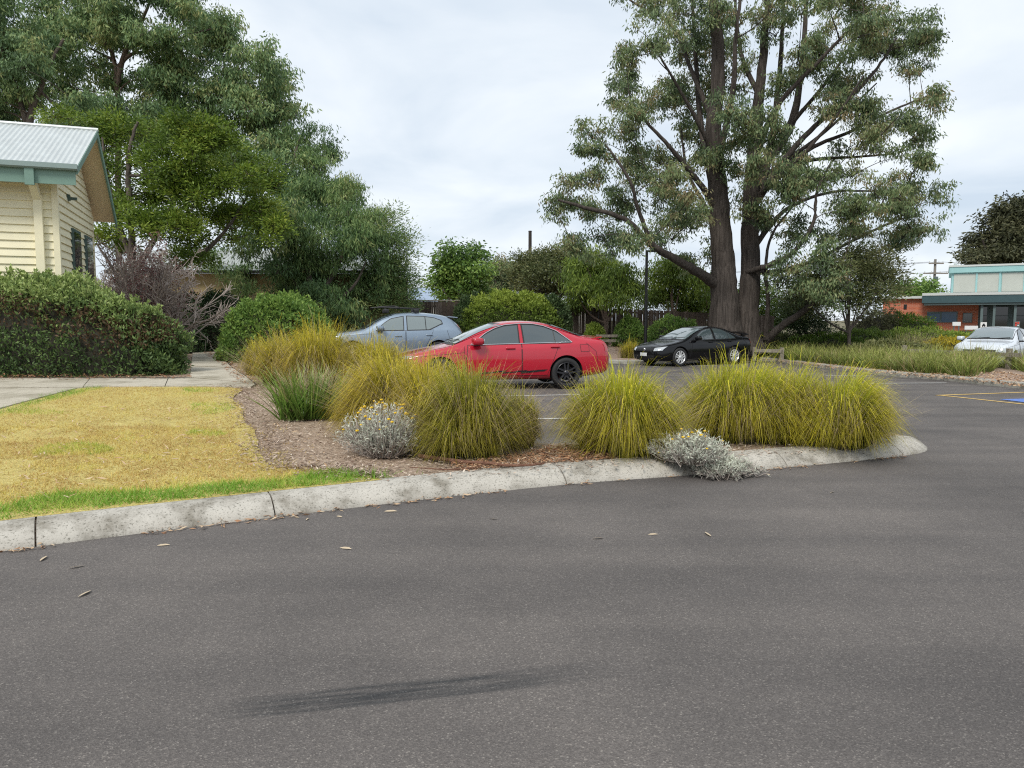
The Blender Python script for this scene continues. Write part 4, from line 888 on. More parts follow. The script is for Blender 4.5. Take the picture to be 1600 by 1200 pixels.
# ------------------------------------------------------------------ shrubs and hedges: leaves over a twiggy inside
def shrub(name, label, c, r, n, leaf, seed, p=3., lsize=(.07, .03), lump=.10, up=.5, tonefn=None, cat='shrub', group=None, core=.80, shoots=0, mu=.5, lf=2.2, hump=0.):
    rng = np.random.default_rng(seed); c = np.array(c, float); r = np.array(r, float)
    root = tag(empty(name, (c[0], c[1], c[2])), label, cat, group)
    def surf(u, k):
        rad = (np.abs(u / r) ** p).sum(1) ** (-1 / p)
        P = u * rad[:, None]
        if hump: rad = rad * (1 - hump * sst(-9.6, -6.9, (u * rad[:, None])[:, 0] + c[0]) * sst(.3, .95, u[:, 2] * rad / r[2]))
        P = u * rad[:, None]
        l = 1 + lump * (nz(P[:, 0] * 1.2 + c[0], P[:, 2] * 1.7 + P[:, 1], lf, seed) + .6 * nz(P[:, 1] - c[1], P[:, 0] + P[:, 2] * 2, lf * 2.3, seed + 3))
        return P * (l * k)[:, None]
    # even cover: rejection on the box of directions, weighted by area of the superellipsoid
    u = unit(rng.normal(size=(n * 2, 3))); u = u * r; u[:, 2] = np.abs(u[:, 2]) ; u = unit(u)
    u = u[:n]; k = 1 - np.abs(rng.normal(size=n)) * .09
    P = surf(u, k); N = unit(P / r ** 2)
    D = unit(N * .5 + rng.normal(size=P.shape) * .55 + np.array((0, 0, up)))
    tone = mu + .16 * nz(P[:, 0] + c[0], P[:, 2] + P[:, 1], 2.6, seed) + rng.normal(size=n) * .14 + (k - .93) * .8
    if tonefn is not None: tone = tonefn(P + c, tone, rng)
    m = MB(); leaf_quads(m, P, D, lsize[0] * rng.uniform(.6, 1.35, n), lsize[1] * rng.uniform(.7, 1.3, n), rng, tone)
    mt = MB()
    if shoots:
        top = P[(N[:, 2] > .35)]; S = top[rng.integers(0, len(top), shoots)]; d = unit(rng.normal(size=S.shape) * .35 + (0, 0, 1)); h = rng.uniform(.08, .26, shoots)
        for a, b, hh in zip(S, d, h): mt.tube([a - b * .1, a + b * hh], [.006, .003], 3, False)
        ns = 16; idx = np.repeat(np.arange(shoots), ns); t = rng.random(shoots * ns); C = S[idx] + d[idx] * (h[idx] * t)[:, None]
        tt = mu + .15 + rng.normal(size=len(C)) * .12
        leaf_quads(m, C, unit(rng.normal(size=C.shape) * .7 + d[idx] * .8), lsize[0] * rng.uniform(.6, 1.2, len(C)), lsize[1], rng, tonefn(C + c, tt, rng) if tonefn is not None else tt)
    for _ in range(14):
        a = np.array((*(rng.uniform(-.3, .3, 2) * r[:2]), 0)); e = surf(unit(rng.normal(size=(1, 3)) * r * (1, 1, .6) + (0, 0, r[2] * .8)), np.array([.9]))[0]
        twig(mt, a, e, .02, rng, 4, .1, 3)
    put('stems', mt.mesh('stems'), M['inner'] if core else M['twigs'], root)
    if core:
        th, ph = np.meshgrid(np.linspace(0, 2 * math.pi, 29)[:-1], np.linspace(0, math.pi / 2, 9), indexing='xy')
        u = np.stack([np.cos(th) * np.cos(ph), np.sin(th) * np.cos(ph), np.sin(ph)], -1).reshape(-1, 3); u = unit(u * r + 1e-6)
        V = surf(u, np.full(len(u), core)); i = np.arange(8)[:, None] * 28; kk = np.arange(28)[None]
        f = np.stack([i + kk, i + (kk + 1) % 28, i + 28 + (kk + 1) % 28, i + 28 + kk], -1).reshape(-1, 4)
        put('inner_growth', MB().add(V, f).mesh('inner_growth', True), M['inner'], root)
    put('foliage', m.mesh('foliage'), leaf, root)
    return root
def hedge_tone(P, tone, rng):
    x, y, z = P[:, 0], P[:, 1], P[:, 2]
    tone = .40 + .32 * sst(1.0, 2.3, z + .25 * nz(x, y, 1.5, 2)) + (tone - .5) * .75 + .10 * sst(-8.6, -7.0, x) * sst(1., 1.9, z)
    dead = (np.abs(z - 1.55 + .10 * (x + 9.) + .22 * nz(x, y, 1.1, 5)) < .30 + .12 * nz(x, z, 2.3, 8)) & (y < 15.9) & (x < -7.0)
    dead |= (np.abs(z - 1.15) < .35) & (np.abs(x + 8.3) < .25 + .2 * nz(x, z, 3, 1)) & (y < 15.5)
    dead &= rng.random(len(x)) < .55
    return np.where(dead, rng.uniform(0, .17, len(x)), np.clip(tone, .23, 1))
hr = at(296, 590, 14.6)
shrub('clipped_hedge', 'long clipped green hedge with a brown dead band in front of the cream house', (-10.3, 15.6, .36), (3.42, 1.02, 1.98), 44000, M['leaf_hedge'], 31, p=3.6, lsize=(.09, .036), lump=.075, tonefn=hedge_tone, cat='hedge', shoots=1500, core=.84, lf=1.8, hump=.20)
b1 = at(415, 500, 20)
shrub('green_bush', 'rounded fresh green bush by the path behind the golden grasses', (b1.x + .22, 20.4, .38), (1.52, 1.1, 1.78), 24000, M['leaf_fresh'], 32, p=2.6, lsize=(.095, .045), lump=.09, cat='bush', mu=.55, shoots=160)
b1 = at(330, 500, 27)
shrub('dark_shrub', 'dark shaded shrub at the end of the path under the trees', (b1.x, 27, .42), (1.9, 1.2, 2.0), 14000, M['leaf_dark'], 33, p=2.6, lsize=(.11, .05), lump=.12, cat='bush', mu=.35)
b1 = at(265, 500, 25.5)
shrub('dark_shrub', 'dark leafy shrub between the hedge end and the path under the bare shrub', (b1.x, 25.5, .42), (1.2, 1., 1.9), 10000, M['leaf_dark'], 34, p=2.6, lsize=(.11, .05), lump=.12, cat='bush', mu=.45)
b1 = at(475, 500, 33)
shrub('dark_shrub', 'low dark shrub in front of the paling fence left of the silver blue SUV', (b1.x, 33, .38), (2.6, 1.0, 1.45), 12000, M['leaf_dark'], 35, p=2.6, lsize=(.13, .05), lump=.12, cat='bush', mu=.4)
def lime_top(P, tone, rng): return tone + .35 * sst(1.0, 2.2, P[:, 2]) * sst(-4, -1.5, P[:, 0]) - .25
b1 = at(798, 500, 34.5)
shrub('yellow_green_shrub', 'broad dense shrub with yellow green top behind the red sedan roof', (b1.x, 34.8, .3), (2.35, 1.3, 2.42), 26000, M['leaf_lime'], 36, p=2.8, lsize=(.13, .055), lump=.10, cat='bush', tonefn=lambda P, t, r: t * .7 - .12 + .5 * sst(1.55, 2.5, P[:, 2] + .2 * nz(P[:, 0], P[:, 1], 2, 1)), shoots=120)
for px, rr, seed, lab in ((738, 1.0, 37, 'dark green shrub against the left half of the middle fence beside the yellow green shrub'), (862, .95, 38, 'dark green shrub hugging the right side of the yellow green shrub')):
    b1 = at(px, 500, 35); shrub('dark_shrub', lab, (b1.x, 35.2, .3), (rr, .9, 2.25), 9000, M['leaf_dark'], seed, p=2.6, lsize=(.13, .055), lump=.12, cat='bush', mu=.55)
for px, d, rr, hh, seed, lab, lf_ in ((1055, 34.5, 1.35, 1.5, 39, 'light green shrub at the foot of the lamp post beside the black sedan', 'leaf_fresh'), (985, 36, .8, 1.3, 40, 'small green shrub left of the lamp post against the fence', 'leaf_fresh'),
                                      (930, 36.5, .55, .95, 41, 'small yellow green shrub against the middle fence behind the red boot', 'leaf_lime')):
    b1 = at(px, 500, d); shrub('low_shrub', lab, (b1.x, d, float(gz(b1.x, d)) + .1), (rr, .7, hh), 6500, M[lf_], seed, p=2.2, lsize=(.12, .045), lump=.16, cat='bush', mu=.5)
# shrubs of the planted bed on the right
for px, d, rx, hh, seed, nm, lab, lf_, mu in (
        (1215, 33, 1.6, .95, 51, 'low_shrub', 'low olive shrub beside the timber rail right of the great gum', 'leaf_teatree', .5), (1290, 32, 2.0, .95, 52, 'low_shrub', 'wide low olive shrub under the dark conical evergreen', 'leaf_olive', .25),
        (1345, 33, 1.6, 1.1, 53, 'low_shrub', 'low yellowish shrub under the tea tree', 'leaf_lime', .25), (1372, 36, 1.5, 1.7, 54, 'rusty_shrub', 'rust tinted fine shrub against the left end of the brick wall', 'leaf_brown', .95), (1415, 36, 1.6, 1.55, 55, 'rusty_shrub', 'olive and rust feathery shrub in front of the brick wall', 'leaf_olive', .3),
        (1440, 33, 1.8, 1.15, 56, 'low_shrub', 'yellow topped low shrub in the middle of the planted bed', 'leaf_lime', .5), (1490, 35, 1.7, .80, 57, 'low_shrub', 'yellow green clipped shrub under the brick building window', 'leaf_lime', .62), (1540, 35.5, 1.9, .78, 58, 'low_shrub', 'dark green clipped shrub in front of the porch', 'leaf_dark', .8),
        (1487, 30, 1.35, .82, 59, 'golden_shrub', 'bright golden yellow shrub left of the white hatchback', 'leaf_gold', .6), (1525, 32, 1.3, .80, 60, 'golden_shrub', 'bright golden shrub by the white hatchback windscreen', 'leaf_gold', .6), (1395, 29, 1.7, .75, 61, 'low_shrub', 'low grey olive shrub behind the strappy grass bed', 'leaf_teatree', .75)):
    if lf_ == 'leaf_gold' and 'leaf_gold' not in M: M['leaf_gold'] = mat_leaf('golden_leaves', [(.1, (.12, .11, .015)), (.5, (.42, .34, .025)), (1., (.62, .50, .05))], .3)
    b1 = at(px, 500, d); shrub(nm, lab, (b1.x, d, float(gz(b1.x, d)) + .08), (rx, .9, hh), 5500, M[lf_], seed, p=2.4, lsize=(.12, .045), lump=.15, cat='shrub', mu=mu)

# bare twiggy shrub beside the house
def bare_shrub(label, px, d, px_top, seed, h=3.4, w=2.3, red=True):
    rng = np.random.default_rng(seed); b = at(px, 500, d); z = .4
    root = tag(empty('bare_shrub', (b.x, d, z)), label, 'shrub'); m = MB(); C = []
    for i in range(38):
        az = rng.uniform(0, 2 * math.pi); el = rng.uniform(.80, 1.48); L = h * rng.uniform(.7, 1.0)
        dirv = np.array((math.cos(az) * math.cos(el) * w / 2.0, math.sin(az) * math.cos(el) * .8, math.sin(el)))
        P = [np.array((rng.normal() * .12, rng.normal() * .12, 0.))]
        for s in range(7):
            dirv = dirv + rng.normal(size=3) * .10; P.append(P[-1] + dirv / np.linalg.norm(dirv) * L / 7)
        m.tube(P, np.linspace(.036, .010, 8), 4, False)
        for j in range(11):
            a = P[rng.integers(2, 7)]; dv = unit(dirv + rng.normal(size=3) * .75 + (0, 0, .3)); l2 = rng.uniform(.35, .95); e = a + dv * l2
            mid = (a + e) / 2 + rng.normal(size=3) * .05; m.tube([a, mid, e], [.015, .011, .007], 3, False)
            for k in range(7):
                t = rng.uniform(.3, 1); a2 = a + (e - a) * t; e2_ = a2 + unit(dv + rng.normal(size=3) * .7) * rng.uniform(.12, .4)
                m.tube([a2, e2_], [.010, .006], 3, False)
                if red and abs(e2_[0] - .15) < .45 and e2_[2] > 1.2: C.append(e2_)
    put('twigs', m.mesh('twigs'), M['twigs'], root)
    if red and C:
        C = np.repeat(np.array(C), 5, 0); C = C + rng.normal(size=C.shape) * .07; ml = MB()
        leaf_quads(ml, C, unit(rng.normal(size=C.shape)), .07, .03, rng, rng.random(len(C)))
        put('foliage', ml.mesh('foliage'), mat_leaf('pinkish_leaves', [(0, (.10, .05, .045)), (1, (.30, .13, .12))], .2), root)
bare_shrub('bare twiggy grey shrub with a pinkish middle beside the cream house', 236, 21.5, 0, 71, 3.5, 2.3)
bare_shrub('darker bare twiggy shrub tucked against the house corner under the eave', 185, 24, 0, 72, 2.9, 1.8, False)

# ------------------------------------------------------------------ grasses
def mat_blade(name, root, mid, tip, trans=.35):
    m, nt, ns, ls, b = new_mat(name)
    a = ns.new('ShaderNodeAttribute'); a.attribute_name = 't'; q = ns.new('ShaderNodeAttribute'); q.attribute_name = 'rnd'
    r = ramp(ns, [(0, root), (.25, mid), (.58, [m_ * .75 + t_ * .25 for m_, t_ in zip(mid, tip)]), (1, tip)]); ls.new(a.outputs['Fac'], r.inputs['Fac'])
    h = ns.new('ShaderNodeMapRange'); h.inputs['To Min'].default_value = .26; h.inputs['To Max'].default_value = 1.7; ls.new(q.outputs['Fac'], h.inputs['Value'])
    straw = ns.new('ShaderNodeMapRange'); straw.inputs['From Min'].default_value = .86; straw.inputs['From Max'].default_value = .92; ls.new(q.outputs['Fac'], straw.inputs['Value'])
    vm = ns.new('ShaderNodeMix'); vm.data_type = 'RGBA'; vm.blend_type = 'MULTIPLY'; vm.inputs[0].default_value = 1
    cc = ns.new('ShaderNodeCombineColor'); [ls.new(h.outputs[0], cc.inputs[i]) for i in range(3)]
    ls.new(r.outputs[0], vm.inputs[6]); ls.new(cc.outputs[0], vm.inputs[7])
    sm = ns.new('ShaderNodeMix'); sm.data_type = 'RGBA'; ls.new(straw.outputs[0], sm.inputs[0]); ls.new(vm.outputs[2], sm.inputs[6]); sm.inputs[7].default_value = (.42, .33, .17, 1)
    b.inputs['Roughness'].default_value = .45; b.inputs['Specular IOR Level'].default_value = .35; ls.new(sm.outputs[2], b.inputs['Base Color'])
    t = ns.new('ShaderNodeBsdfTranslucent'); mx = ns.new('ShaderNodeMixShader'); mx.inputs[0].default_value = trans
    ls.new(sm.outputs[2], t.inputs['Color']); ls.new(b.outputs[0], mx.inputs[1]); ls.new(t.outputs[0], mx.inputs[2]); ls.new(mx.outputs[0], ns['Material Output'].inputs['Surface'])
    return m
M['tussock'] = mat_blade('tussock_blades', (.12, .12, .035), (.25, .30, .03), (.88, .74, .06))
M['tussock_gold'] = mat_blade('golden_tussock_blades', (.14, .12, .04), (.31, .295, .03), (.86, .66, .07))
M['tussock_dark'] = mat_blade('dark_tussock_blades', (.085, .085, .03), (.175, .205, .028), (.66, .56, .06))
M['strap'] = mat_blade('strap_leaves', (.11, .16, .035), (.145, .28, .045), (.34, .40, .10))
M['strap_far'] = mat_blade('bed_grass', (.11, .13, .035), (.21, .27, .055), (.46, .47, .14))
M['straw'] = mat_blade('dead_straw', (.30, .24, .14), (.42, .33, .2), (.52, .42, .28))

def ribbon(m, P, az, W, rng, rnd):
    """P (n, k, 3) centre lines -> tapering strips; faces carry t (0 root .. 1 tip) and rnd"""
    n, k = P.shape[:2]; seg = k - 1; t = np.linspace(0, 1, k)
    side = np.stack([-np.sin(az), np.cos(az), 0 * az], 1); out = np.stack([np.cos(az), np.sin(az), 0 * az], 1); a2 = rng.normal(size=n) * .8
    side = side * np.cos(a2)[:, None] + out * np.sin(a2)[:, None]
    w = W[:, None] * np.clip(1.05 - t ** 1.6, .08, 1)
    A = P - side[:, None] * w[..., None] * .5; B = P + side[:, None] * w[..., None] * .5
    V = np.stack([A, B], 2).reshape(-1, 3)
    o = (np.arange(n) * k * 2)[:, None] + np.arange(seg)[None] * 2
    f = np.stack([o, o + 1, o + 3, o + 2], -1).reshape(-1, 4)
    m.add(V, f, t=np.tile((t[:-1] + t[1:]) / 2, n), rnd=np.repeat(rnd, seg))
def blades(m, base, az, el, L, W, droop, seg, rng, rnd, zmin=None):
    n = len(base); t = np.linspace(0, 1, seg + 1)
    dirv = np.stack([np.cos(az) * np.cos(el), np.sin(az) * np.cos(el), np.sin(el)], 1)
    P = base[:, None] + dirv[:, None] * (L[:, None] * t)[..., None]
    P[..., 2] -= (droop * L)[:, None] * t ** 2.2
    out = np.stack([np.cos(az), np.sin(az), 0 * az], 1); P += out[:, None] * ((L * .16 * np.sin(el))[:, None] * t ** 2)[..., None]
    P[..., :2] += (rng.normal(size=(n, 1, 2)) * .05 * (L[:, None, None]) * (t ** 2)[None, :, None])
    ribbon(m, P, az, W, rng, rnd)

def tussock(label, px, py, w_px, h_px, n, mat, seed, el_lo=.10, droop=(.25, .6), width=.0075, zf=hz, name='grass_tussock', group='arching grass tussocks along the bed', lean=0., straw=.06, dz=0.0, spread=.30, cat='grass tussock', seg=4, pw=1.15):
    rng = np.random.default_rng(seed); b = on(px, py, zf); s = b.y / F_PX; R_ = w_px * .5 * s; H = h_px * s
    root = tag(empty(name, (b.x, b.y, b.z + dz)), label, cat, group); m = MB()
    # one big tuft plus a few smaller ones leaning off it
    ns = 5; sub = rng.choice(ns, n, p=[.46] + [.135] * (ns - 1)); sa = rng.uniform(0, 6.28) + np.arange(ns) * 1.62 + rng.normal(size=ns) * .3
    so = np.where(np.arange(ns) == 0, 0, rng.uniform(.30, .55, ns)) * R_; sR = np.where(np.arange(ns) == 0, .88, rng.uniform(.46, .66, ns)) * R_; sH = np.where(np.arange(ns) == 0, 1., rng.uniform(.55, .98, ns)) * H
    cx, cy, Rb, Hb = so[sub] * np.cos(sa[sub]), so[sub] * np.sin(sa[sub]), sR[sub], sH[sub]
    az = rng.uniform(0, 2 * math.pi, n); rr = np.sqrt(rng.random(n)) * spread * Rb
    base = np.stack([np.cos(az) * rr + cx * .75, np.sin(az) * rr + cy * .75, np.zeros(n)], 1); az = az + rng.normal(size=n) * .5
    ph = np.arcsin(np.clip(rng.random(n) ** pw, 0, 1)); q = rng.uniform(.62, 1.08, n); q = np.where(rng.random(n) < .12, rng.uniform(1.02, 1.30, n), q); q = q * (1 + .07 * np.sin(3 * az + seed) + .05 * np.sin(7 * az + 2 * seed))
    tipr = Rb * np.cos(ph) ** .85 * q; tipz = Hb * (np.sin(ph) * q * .97 + .02)
    tip = np.stack([np.cos(az) * tipr + cx + lean * Hb * np.sin(ph), np.sin(az) * tipr + cy, tipz], 1)
    stiff = rng.random(n) < .42; cr = tipr * np.where(stiff, rng.uniform(.42, .62, n), rng.uniform(.26, .60, n)); cz = np.maximum(tipz * rng.uniform(1.0, 1.2, n), Hb * np.where(stiff, rng.uniform(.2, .7, n), rng.uniform(.55, 1.28, n)))
    ctl = np.stack([np.cos(az) * cr + cx * .9 + lean * Hb * .3, np.sin(az) * cr + cy * .9, cz], 1)
    t = np.linspace(0, 1, seg + 1)[None, :, None] ** .85; P = (1 - t) ** 2 * base[:, None] + 2 * t * (1 - t) * ctl[:, None] + t ** 2 * tip[:, None]
    P = P + (rng.normal(size=(n, 1, 3)) * .045 * t ** 2)
    lock = .10 * np.sin(az * 9 + seed) + .09 * np.sin(az * 17 + ph * 9 + seed)
    rnd = np.clip(.36 + .60 * (np.sin(ph) - .42) - .10 * stiff + 1.15 * lock + rng.normal(size=n) * .17, 0, .84); rnd = np.where(rng.random(n) < straw * (1.6 - np.sin(ph)), rng.uniform(.92, 1, n), rnd)  # low blades darker: older growth, plus shade of the lower tussock put into colour
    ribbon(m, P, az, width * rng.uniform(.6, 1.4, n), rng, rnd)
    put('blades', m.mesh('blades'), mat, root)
    k = max(60, n // 22); az = rng.uniform(0, 2 * math.pi, k); rr = np.sqrt(rng.random(k)) * spread * R_; m2 = MB()
    base = np.stack([np.cos(az) * rr, np.sin(az) * rr, np.zeros(k)], 1)
    blades(m2, base, az, rng.uniform(.5, 1.45, k), H * rng.uniform(.9, 1.22, k), np.full(k, width * .8), rng.uniform(.0, .2, k), 4, rng, rng.uniform(.3, .8, k))
    put('seed_stalks', m2.mesh('seed_stalks'), M['straw'], root)
    th = np.arange(16) * 2 * math.pi / 16; q = .34 * R_
    V = np.concatenate([[(0, 0, H * .34)], np.stack([np.cos(th) * q * .75, np.sin(th) * q * .75, np.full(16, H * .22)], 1), np.stack([np.cos(th) * q, np.sin(th) * q, np.full(16, -.02)], 1)])
    mc = MB().add(V, [(0, 1 + i, 1 + (i + 1) % 16) for i in range(16)]); mc.add(V, [(1 + i, 17 + i, 17 + (i + 1) % 16, 1 + (i + 1) % 16) for i in range(16)])
    put('dense_base', mc.mesh('dense_base', True), M['inner'], root)
    return root
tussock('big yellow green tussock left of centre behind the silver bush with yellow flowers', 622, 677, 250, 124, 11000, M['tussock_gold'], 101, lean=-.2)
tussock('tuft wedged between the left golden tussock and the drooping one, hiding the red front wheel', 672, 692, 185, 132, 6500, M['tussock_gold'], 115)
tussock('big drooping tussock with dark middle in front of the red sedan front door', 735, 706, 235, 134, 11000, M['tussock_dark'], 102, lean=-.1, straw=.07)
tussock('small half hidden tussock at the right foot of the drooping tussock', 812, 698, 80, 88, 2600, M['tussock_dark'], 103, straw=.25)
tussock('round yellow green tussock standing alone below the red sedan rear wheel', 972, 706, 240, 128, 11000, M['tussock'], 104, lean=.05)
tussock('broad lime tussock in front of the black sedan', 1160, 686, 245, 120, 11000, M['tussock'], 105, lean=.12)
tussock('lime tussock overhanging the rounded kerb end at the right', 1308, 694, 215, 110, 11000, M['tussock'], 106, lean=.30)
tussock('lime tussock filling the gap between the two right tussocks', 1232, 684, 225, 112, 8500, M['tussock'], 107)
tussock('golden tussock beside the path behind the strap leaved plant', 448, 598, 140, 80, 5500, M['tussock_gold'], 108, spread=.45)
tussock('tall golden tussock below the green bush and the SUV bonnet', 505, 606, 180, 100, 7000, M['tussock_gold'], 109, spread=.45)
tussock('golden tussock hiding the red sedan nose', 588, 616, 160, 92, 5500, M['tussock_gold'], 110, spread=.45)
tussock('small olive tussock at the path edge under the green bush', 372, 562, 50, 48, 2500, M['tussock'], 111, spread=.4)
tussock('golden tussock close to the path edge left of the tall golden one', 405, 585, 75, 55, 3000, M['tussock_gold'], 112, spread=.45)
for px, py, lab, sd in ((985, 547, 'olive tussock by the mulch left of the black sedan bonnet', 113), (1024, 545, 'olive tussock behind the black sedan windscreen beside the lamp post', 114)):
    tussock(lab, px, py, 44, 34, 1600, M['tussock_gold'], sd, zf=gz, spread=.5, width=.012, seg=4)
def strap(label, px, py, w_px, h_px, n, seed, zf=hz, width=.017, mat='strap', group=None, name='strap_leaf_plant'):
    rng = np.random.default_rng(seed); b = on(px, py, zf); s = b.y / F_PX; W, H = w_px * s * .5, h_px * s
    root = tag(empty(name, (b.x, b.y, b.z)), label, 'plant', group); m = MB()
    _a = rng.uniform(0, 6.28, n); _r = np.sqrt(rng.random(n)) * (1 + .25 * np.sin(3 * _a + seed)); base = np.stack([np.cos(_a) * _r * W * .72, np.sin(_a) * _r * W * .6, np.zeros(n)], 1); az = rng.uniform(0, 2 * math.pi, n); az = np.where(rng.random(n) < .5, np.arctan2(base[:, 1], base[:, 0]), az)
    rnd = np.clip(.42 + rng.normal(size=n) * .18, 0, .84); rnd = np.where(rng.random(n) < .09, .95, rnd)
    blades(m, base, az, rng.uniform(.78, 1.52, n), H * rng.uniform(.45, 1.12, n), width * rng.uniform(.6, 1.3, n), rng.uniform(.02, .22, n), 4, rng, rnd)
    put('blades', m.mesh('blades'), M[mat], root)
    k = n // 3; m2 = MB(); base = np.stack([rng.uniform(-.5, .9, k) * W, rng.uniform(.2, .9, k) * W * .6, np.zeros(k)], 1)
    blades(m2, base, rng.uniform(0, 6.3, k), rng.uniform(.9, 1.5, k), H * rng.uniform(.85, 1.2, k), np.full(k, width * .5), rng.uniform(0, .3, k), 4, rng, rng.uniform(.3, .8, k))
    put('seed_stalks', m2.mesh('seed_stalks'), M['straw'], root)
strap('upright dark green strap leaved plant with straw coloured stalks beside the bare mulch', 484, 652, 128, 92, 700, 121, width=.023)
strap('small clump of narrow green leaves behind the silver flowering bush', 590, 640, 60, 55, 160, 122, width=.012)
strap('taller yellow green clump rising from the middle of the strappy grass bed', 1425, 566, 70, 52, 900, 123, gz, .02, 'strap_far')

# strappy grass of the far bed: a mass
rng = np.random.default_rng(7)
gp_ = [on(x, y)[:2] for x, y in ((1180, 560), (1240, 569), (1300, 575), (1390, 585), (1470, 592), (1520, 596), (1548, 588), (1556, 578))] + [at(1610, 500, 22)[:2], at(1720, 500, 19)[:2], at(1740, 500, 21)[:2], at(1590, 500, 24.5)[:2], at(1470, 500, 26.5)[:2], at(1400, 500, 30)[:2], at(1180, 500, 31)[:2]]
q = scatter(gp_, 19000, rng); keep = nz(q[:, 0], q[:, 1], 1.1, 4) + nz(q[:, 0], q[:, 1], 3.1, 6) * .7 > -.45; q = q[keep]; n = len(q)
hh = .56 + .17 * nz(q[:, 0], q[:, 1], .9, 3); m = MB()
blades(m, np.stack([q[:, 0], q[:, 1], gz(q[:, 0], q[:, 1]) + .1], 1), rng.uniform(0, 6.3, n), rng.uniform(.8, 1.5, n), hh * rng.uniform(.8, 1.6, n), .022 * rng.uniform(.6, 1.3, n), rng.uniform(.05, .4, n), 3, rng, np.where(rng.random(n) < .1, .95, np.clip(.45 + .2 * nz(q[:, 0], q[:, 1], .7, 9) + rng.normal(size=n) * .13, 0, .84)))
tag(put('bed_grass', m.mesh('bed_grass'), M['strap_far']), 'mass of strappy green grass in the planted bed beyond the car park', 'grass', kind='stuff')

# lawn: short dry turf, green along the kerb
def lawn_green(x, y, d):
    return np.clip(1.15 * (1 - sst(.25, .75, d + .14 * nz(x, y, 2.2, 1))) + .9 * sst(.35, .75, nz(x, y, 1.5, 11) * .8) * sst(10.5, 13, y) * .8 + .55 * (nz(x, y, 1.2, 5) > .62) + .35 * (1 - sst(.1, .6, np.abs(y - 13.6 + .1 * x))) * 0 + rng.normal(size=np.shape(x)) * .10, 0, 1)
kI = np.array([(p.x, p.y) for p in KI[:i600 + 4]])
def kdist(q):
    d = np.full(len(q), 9.)
    for i in range(len(kI) - 1):
        a, b = kI[i], kI[i + 1]; ab = b - a; t = np.clip(((q - a) @ ab) / (ab @ ab), 0, 1); d = np.minimum(d, np.linalg.norm(q - (a + t[:, None] * ab), axis=1))
    return d
LP_ = np.array(lawn_poly)
_lp2 = [(x + (.65 if x > -3 else 0), y + (.1 if y > 9 else 0)) for x, y in lawn_poly]
q = np.concatenate([scatter(_lp2, 55000, rng), scatter([(-6.5, 4.2), (-.9, 6.2), (-1.0, 9), (-6.5, 9)], 60000, rng)])
jt = np.stack([-.13 + .14 * nz(q[:, 0], q[:, 1], 5.1, 2), .12 * nz(q[:, 1], q[:, 0], 4.7, 3)], 1) + rng.normal(size=q.shape) * np.where(rng.random(len(q)) < .3, .20, .06)[:, None]
ok_ = inside(q + jt, LP_) & (q[:, 0] > -12); _kd = kdist(q); ok_ &= ~((_kd < .03) | (q[:, 1] < np.interp(q[:, 0], kI[:, 0], kI[:, 1])))
q = q[ok_]; d = kdist(q)
edge = np.array([on(x, y, hz)[:2] for x, y in ((135, 606), (0, 640), (-200, 699))]); de = np.min(np.linalg.norm(q[:, None] - np.concatenate([np.linspace(edge[i], edge[i + 1], 30) for i in range(2)])[None], axis=2), axis=1)
gr = np.maximum(lawn_green(q[:, 0], q[:, 1], d), .9 * (1 - sst(.1, .5, de)) )
far_e = sst(14.0, 14.6, q[:, 1] + .0 * q[:, 0]); gr = np.clip(np.maximum(gr, .6 * far_e * (q[:, 0] < -6.6)), 0, 1)
bare = (nz(q[:, 0], q[:, 1], 1.3, 21) + .35 * nz(q[:, 0], q[:, 1], 6, 4) < -.50) & (gr < .35) & (rng.random(len(q)) < .8); q, gr, d = q[~bare], gr[~bare], d[~bare]; n = len(q)
m = MB(); sc = .55 + .9 * gr
blades(m, np.stack([q[:, 0], q[:, 1], hz(q[:, 0], q[:, 1]) + .002], 1), rng.uniform(0, 6.3, n), rng.uniform(.25, 1.35, n), 0.050 * sc * rng.uniform(.6, 1.6, n), .0065 * rng.uniform(.7, 1.4, n), rng.uniform(.0, .4, n), 1, rng, np.clip(gr + .22 * nz(q[:, 0], q[:, 1], 2.3, 31) + .16 * nz(q[:, 0], q[:, 1], 6.3, 12) + rng.normal(size=n) * .10 + .06, 0, 1))
M['turf_blade'] = mat_leaf('turf_blades', [(0, (.50, .34, .12)), (.22, (.63, .48, .14)), (.42, (.66, .56, .15)), (.62, (.44, .49, .08)), (1., (.20, .37, .04))], .3)
tag(put('lawn_grass', m.mesh('lawn_grass'), M['turf_blade']), 'dry yellow lawn grass turning green along the kerb', 'grass', kind='stuff')

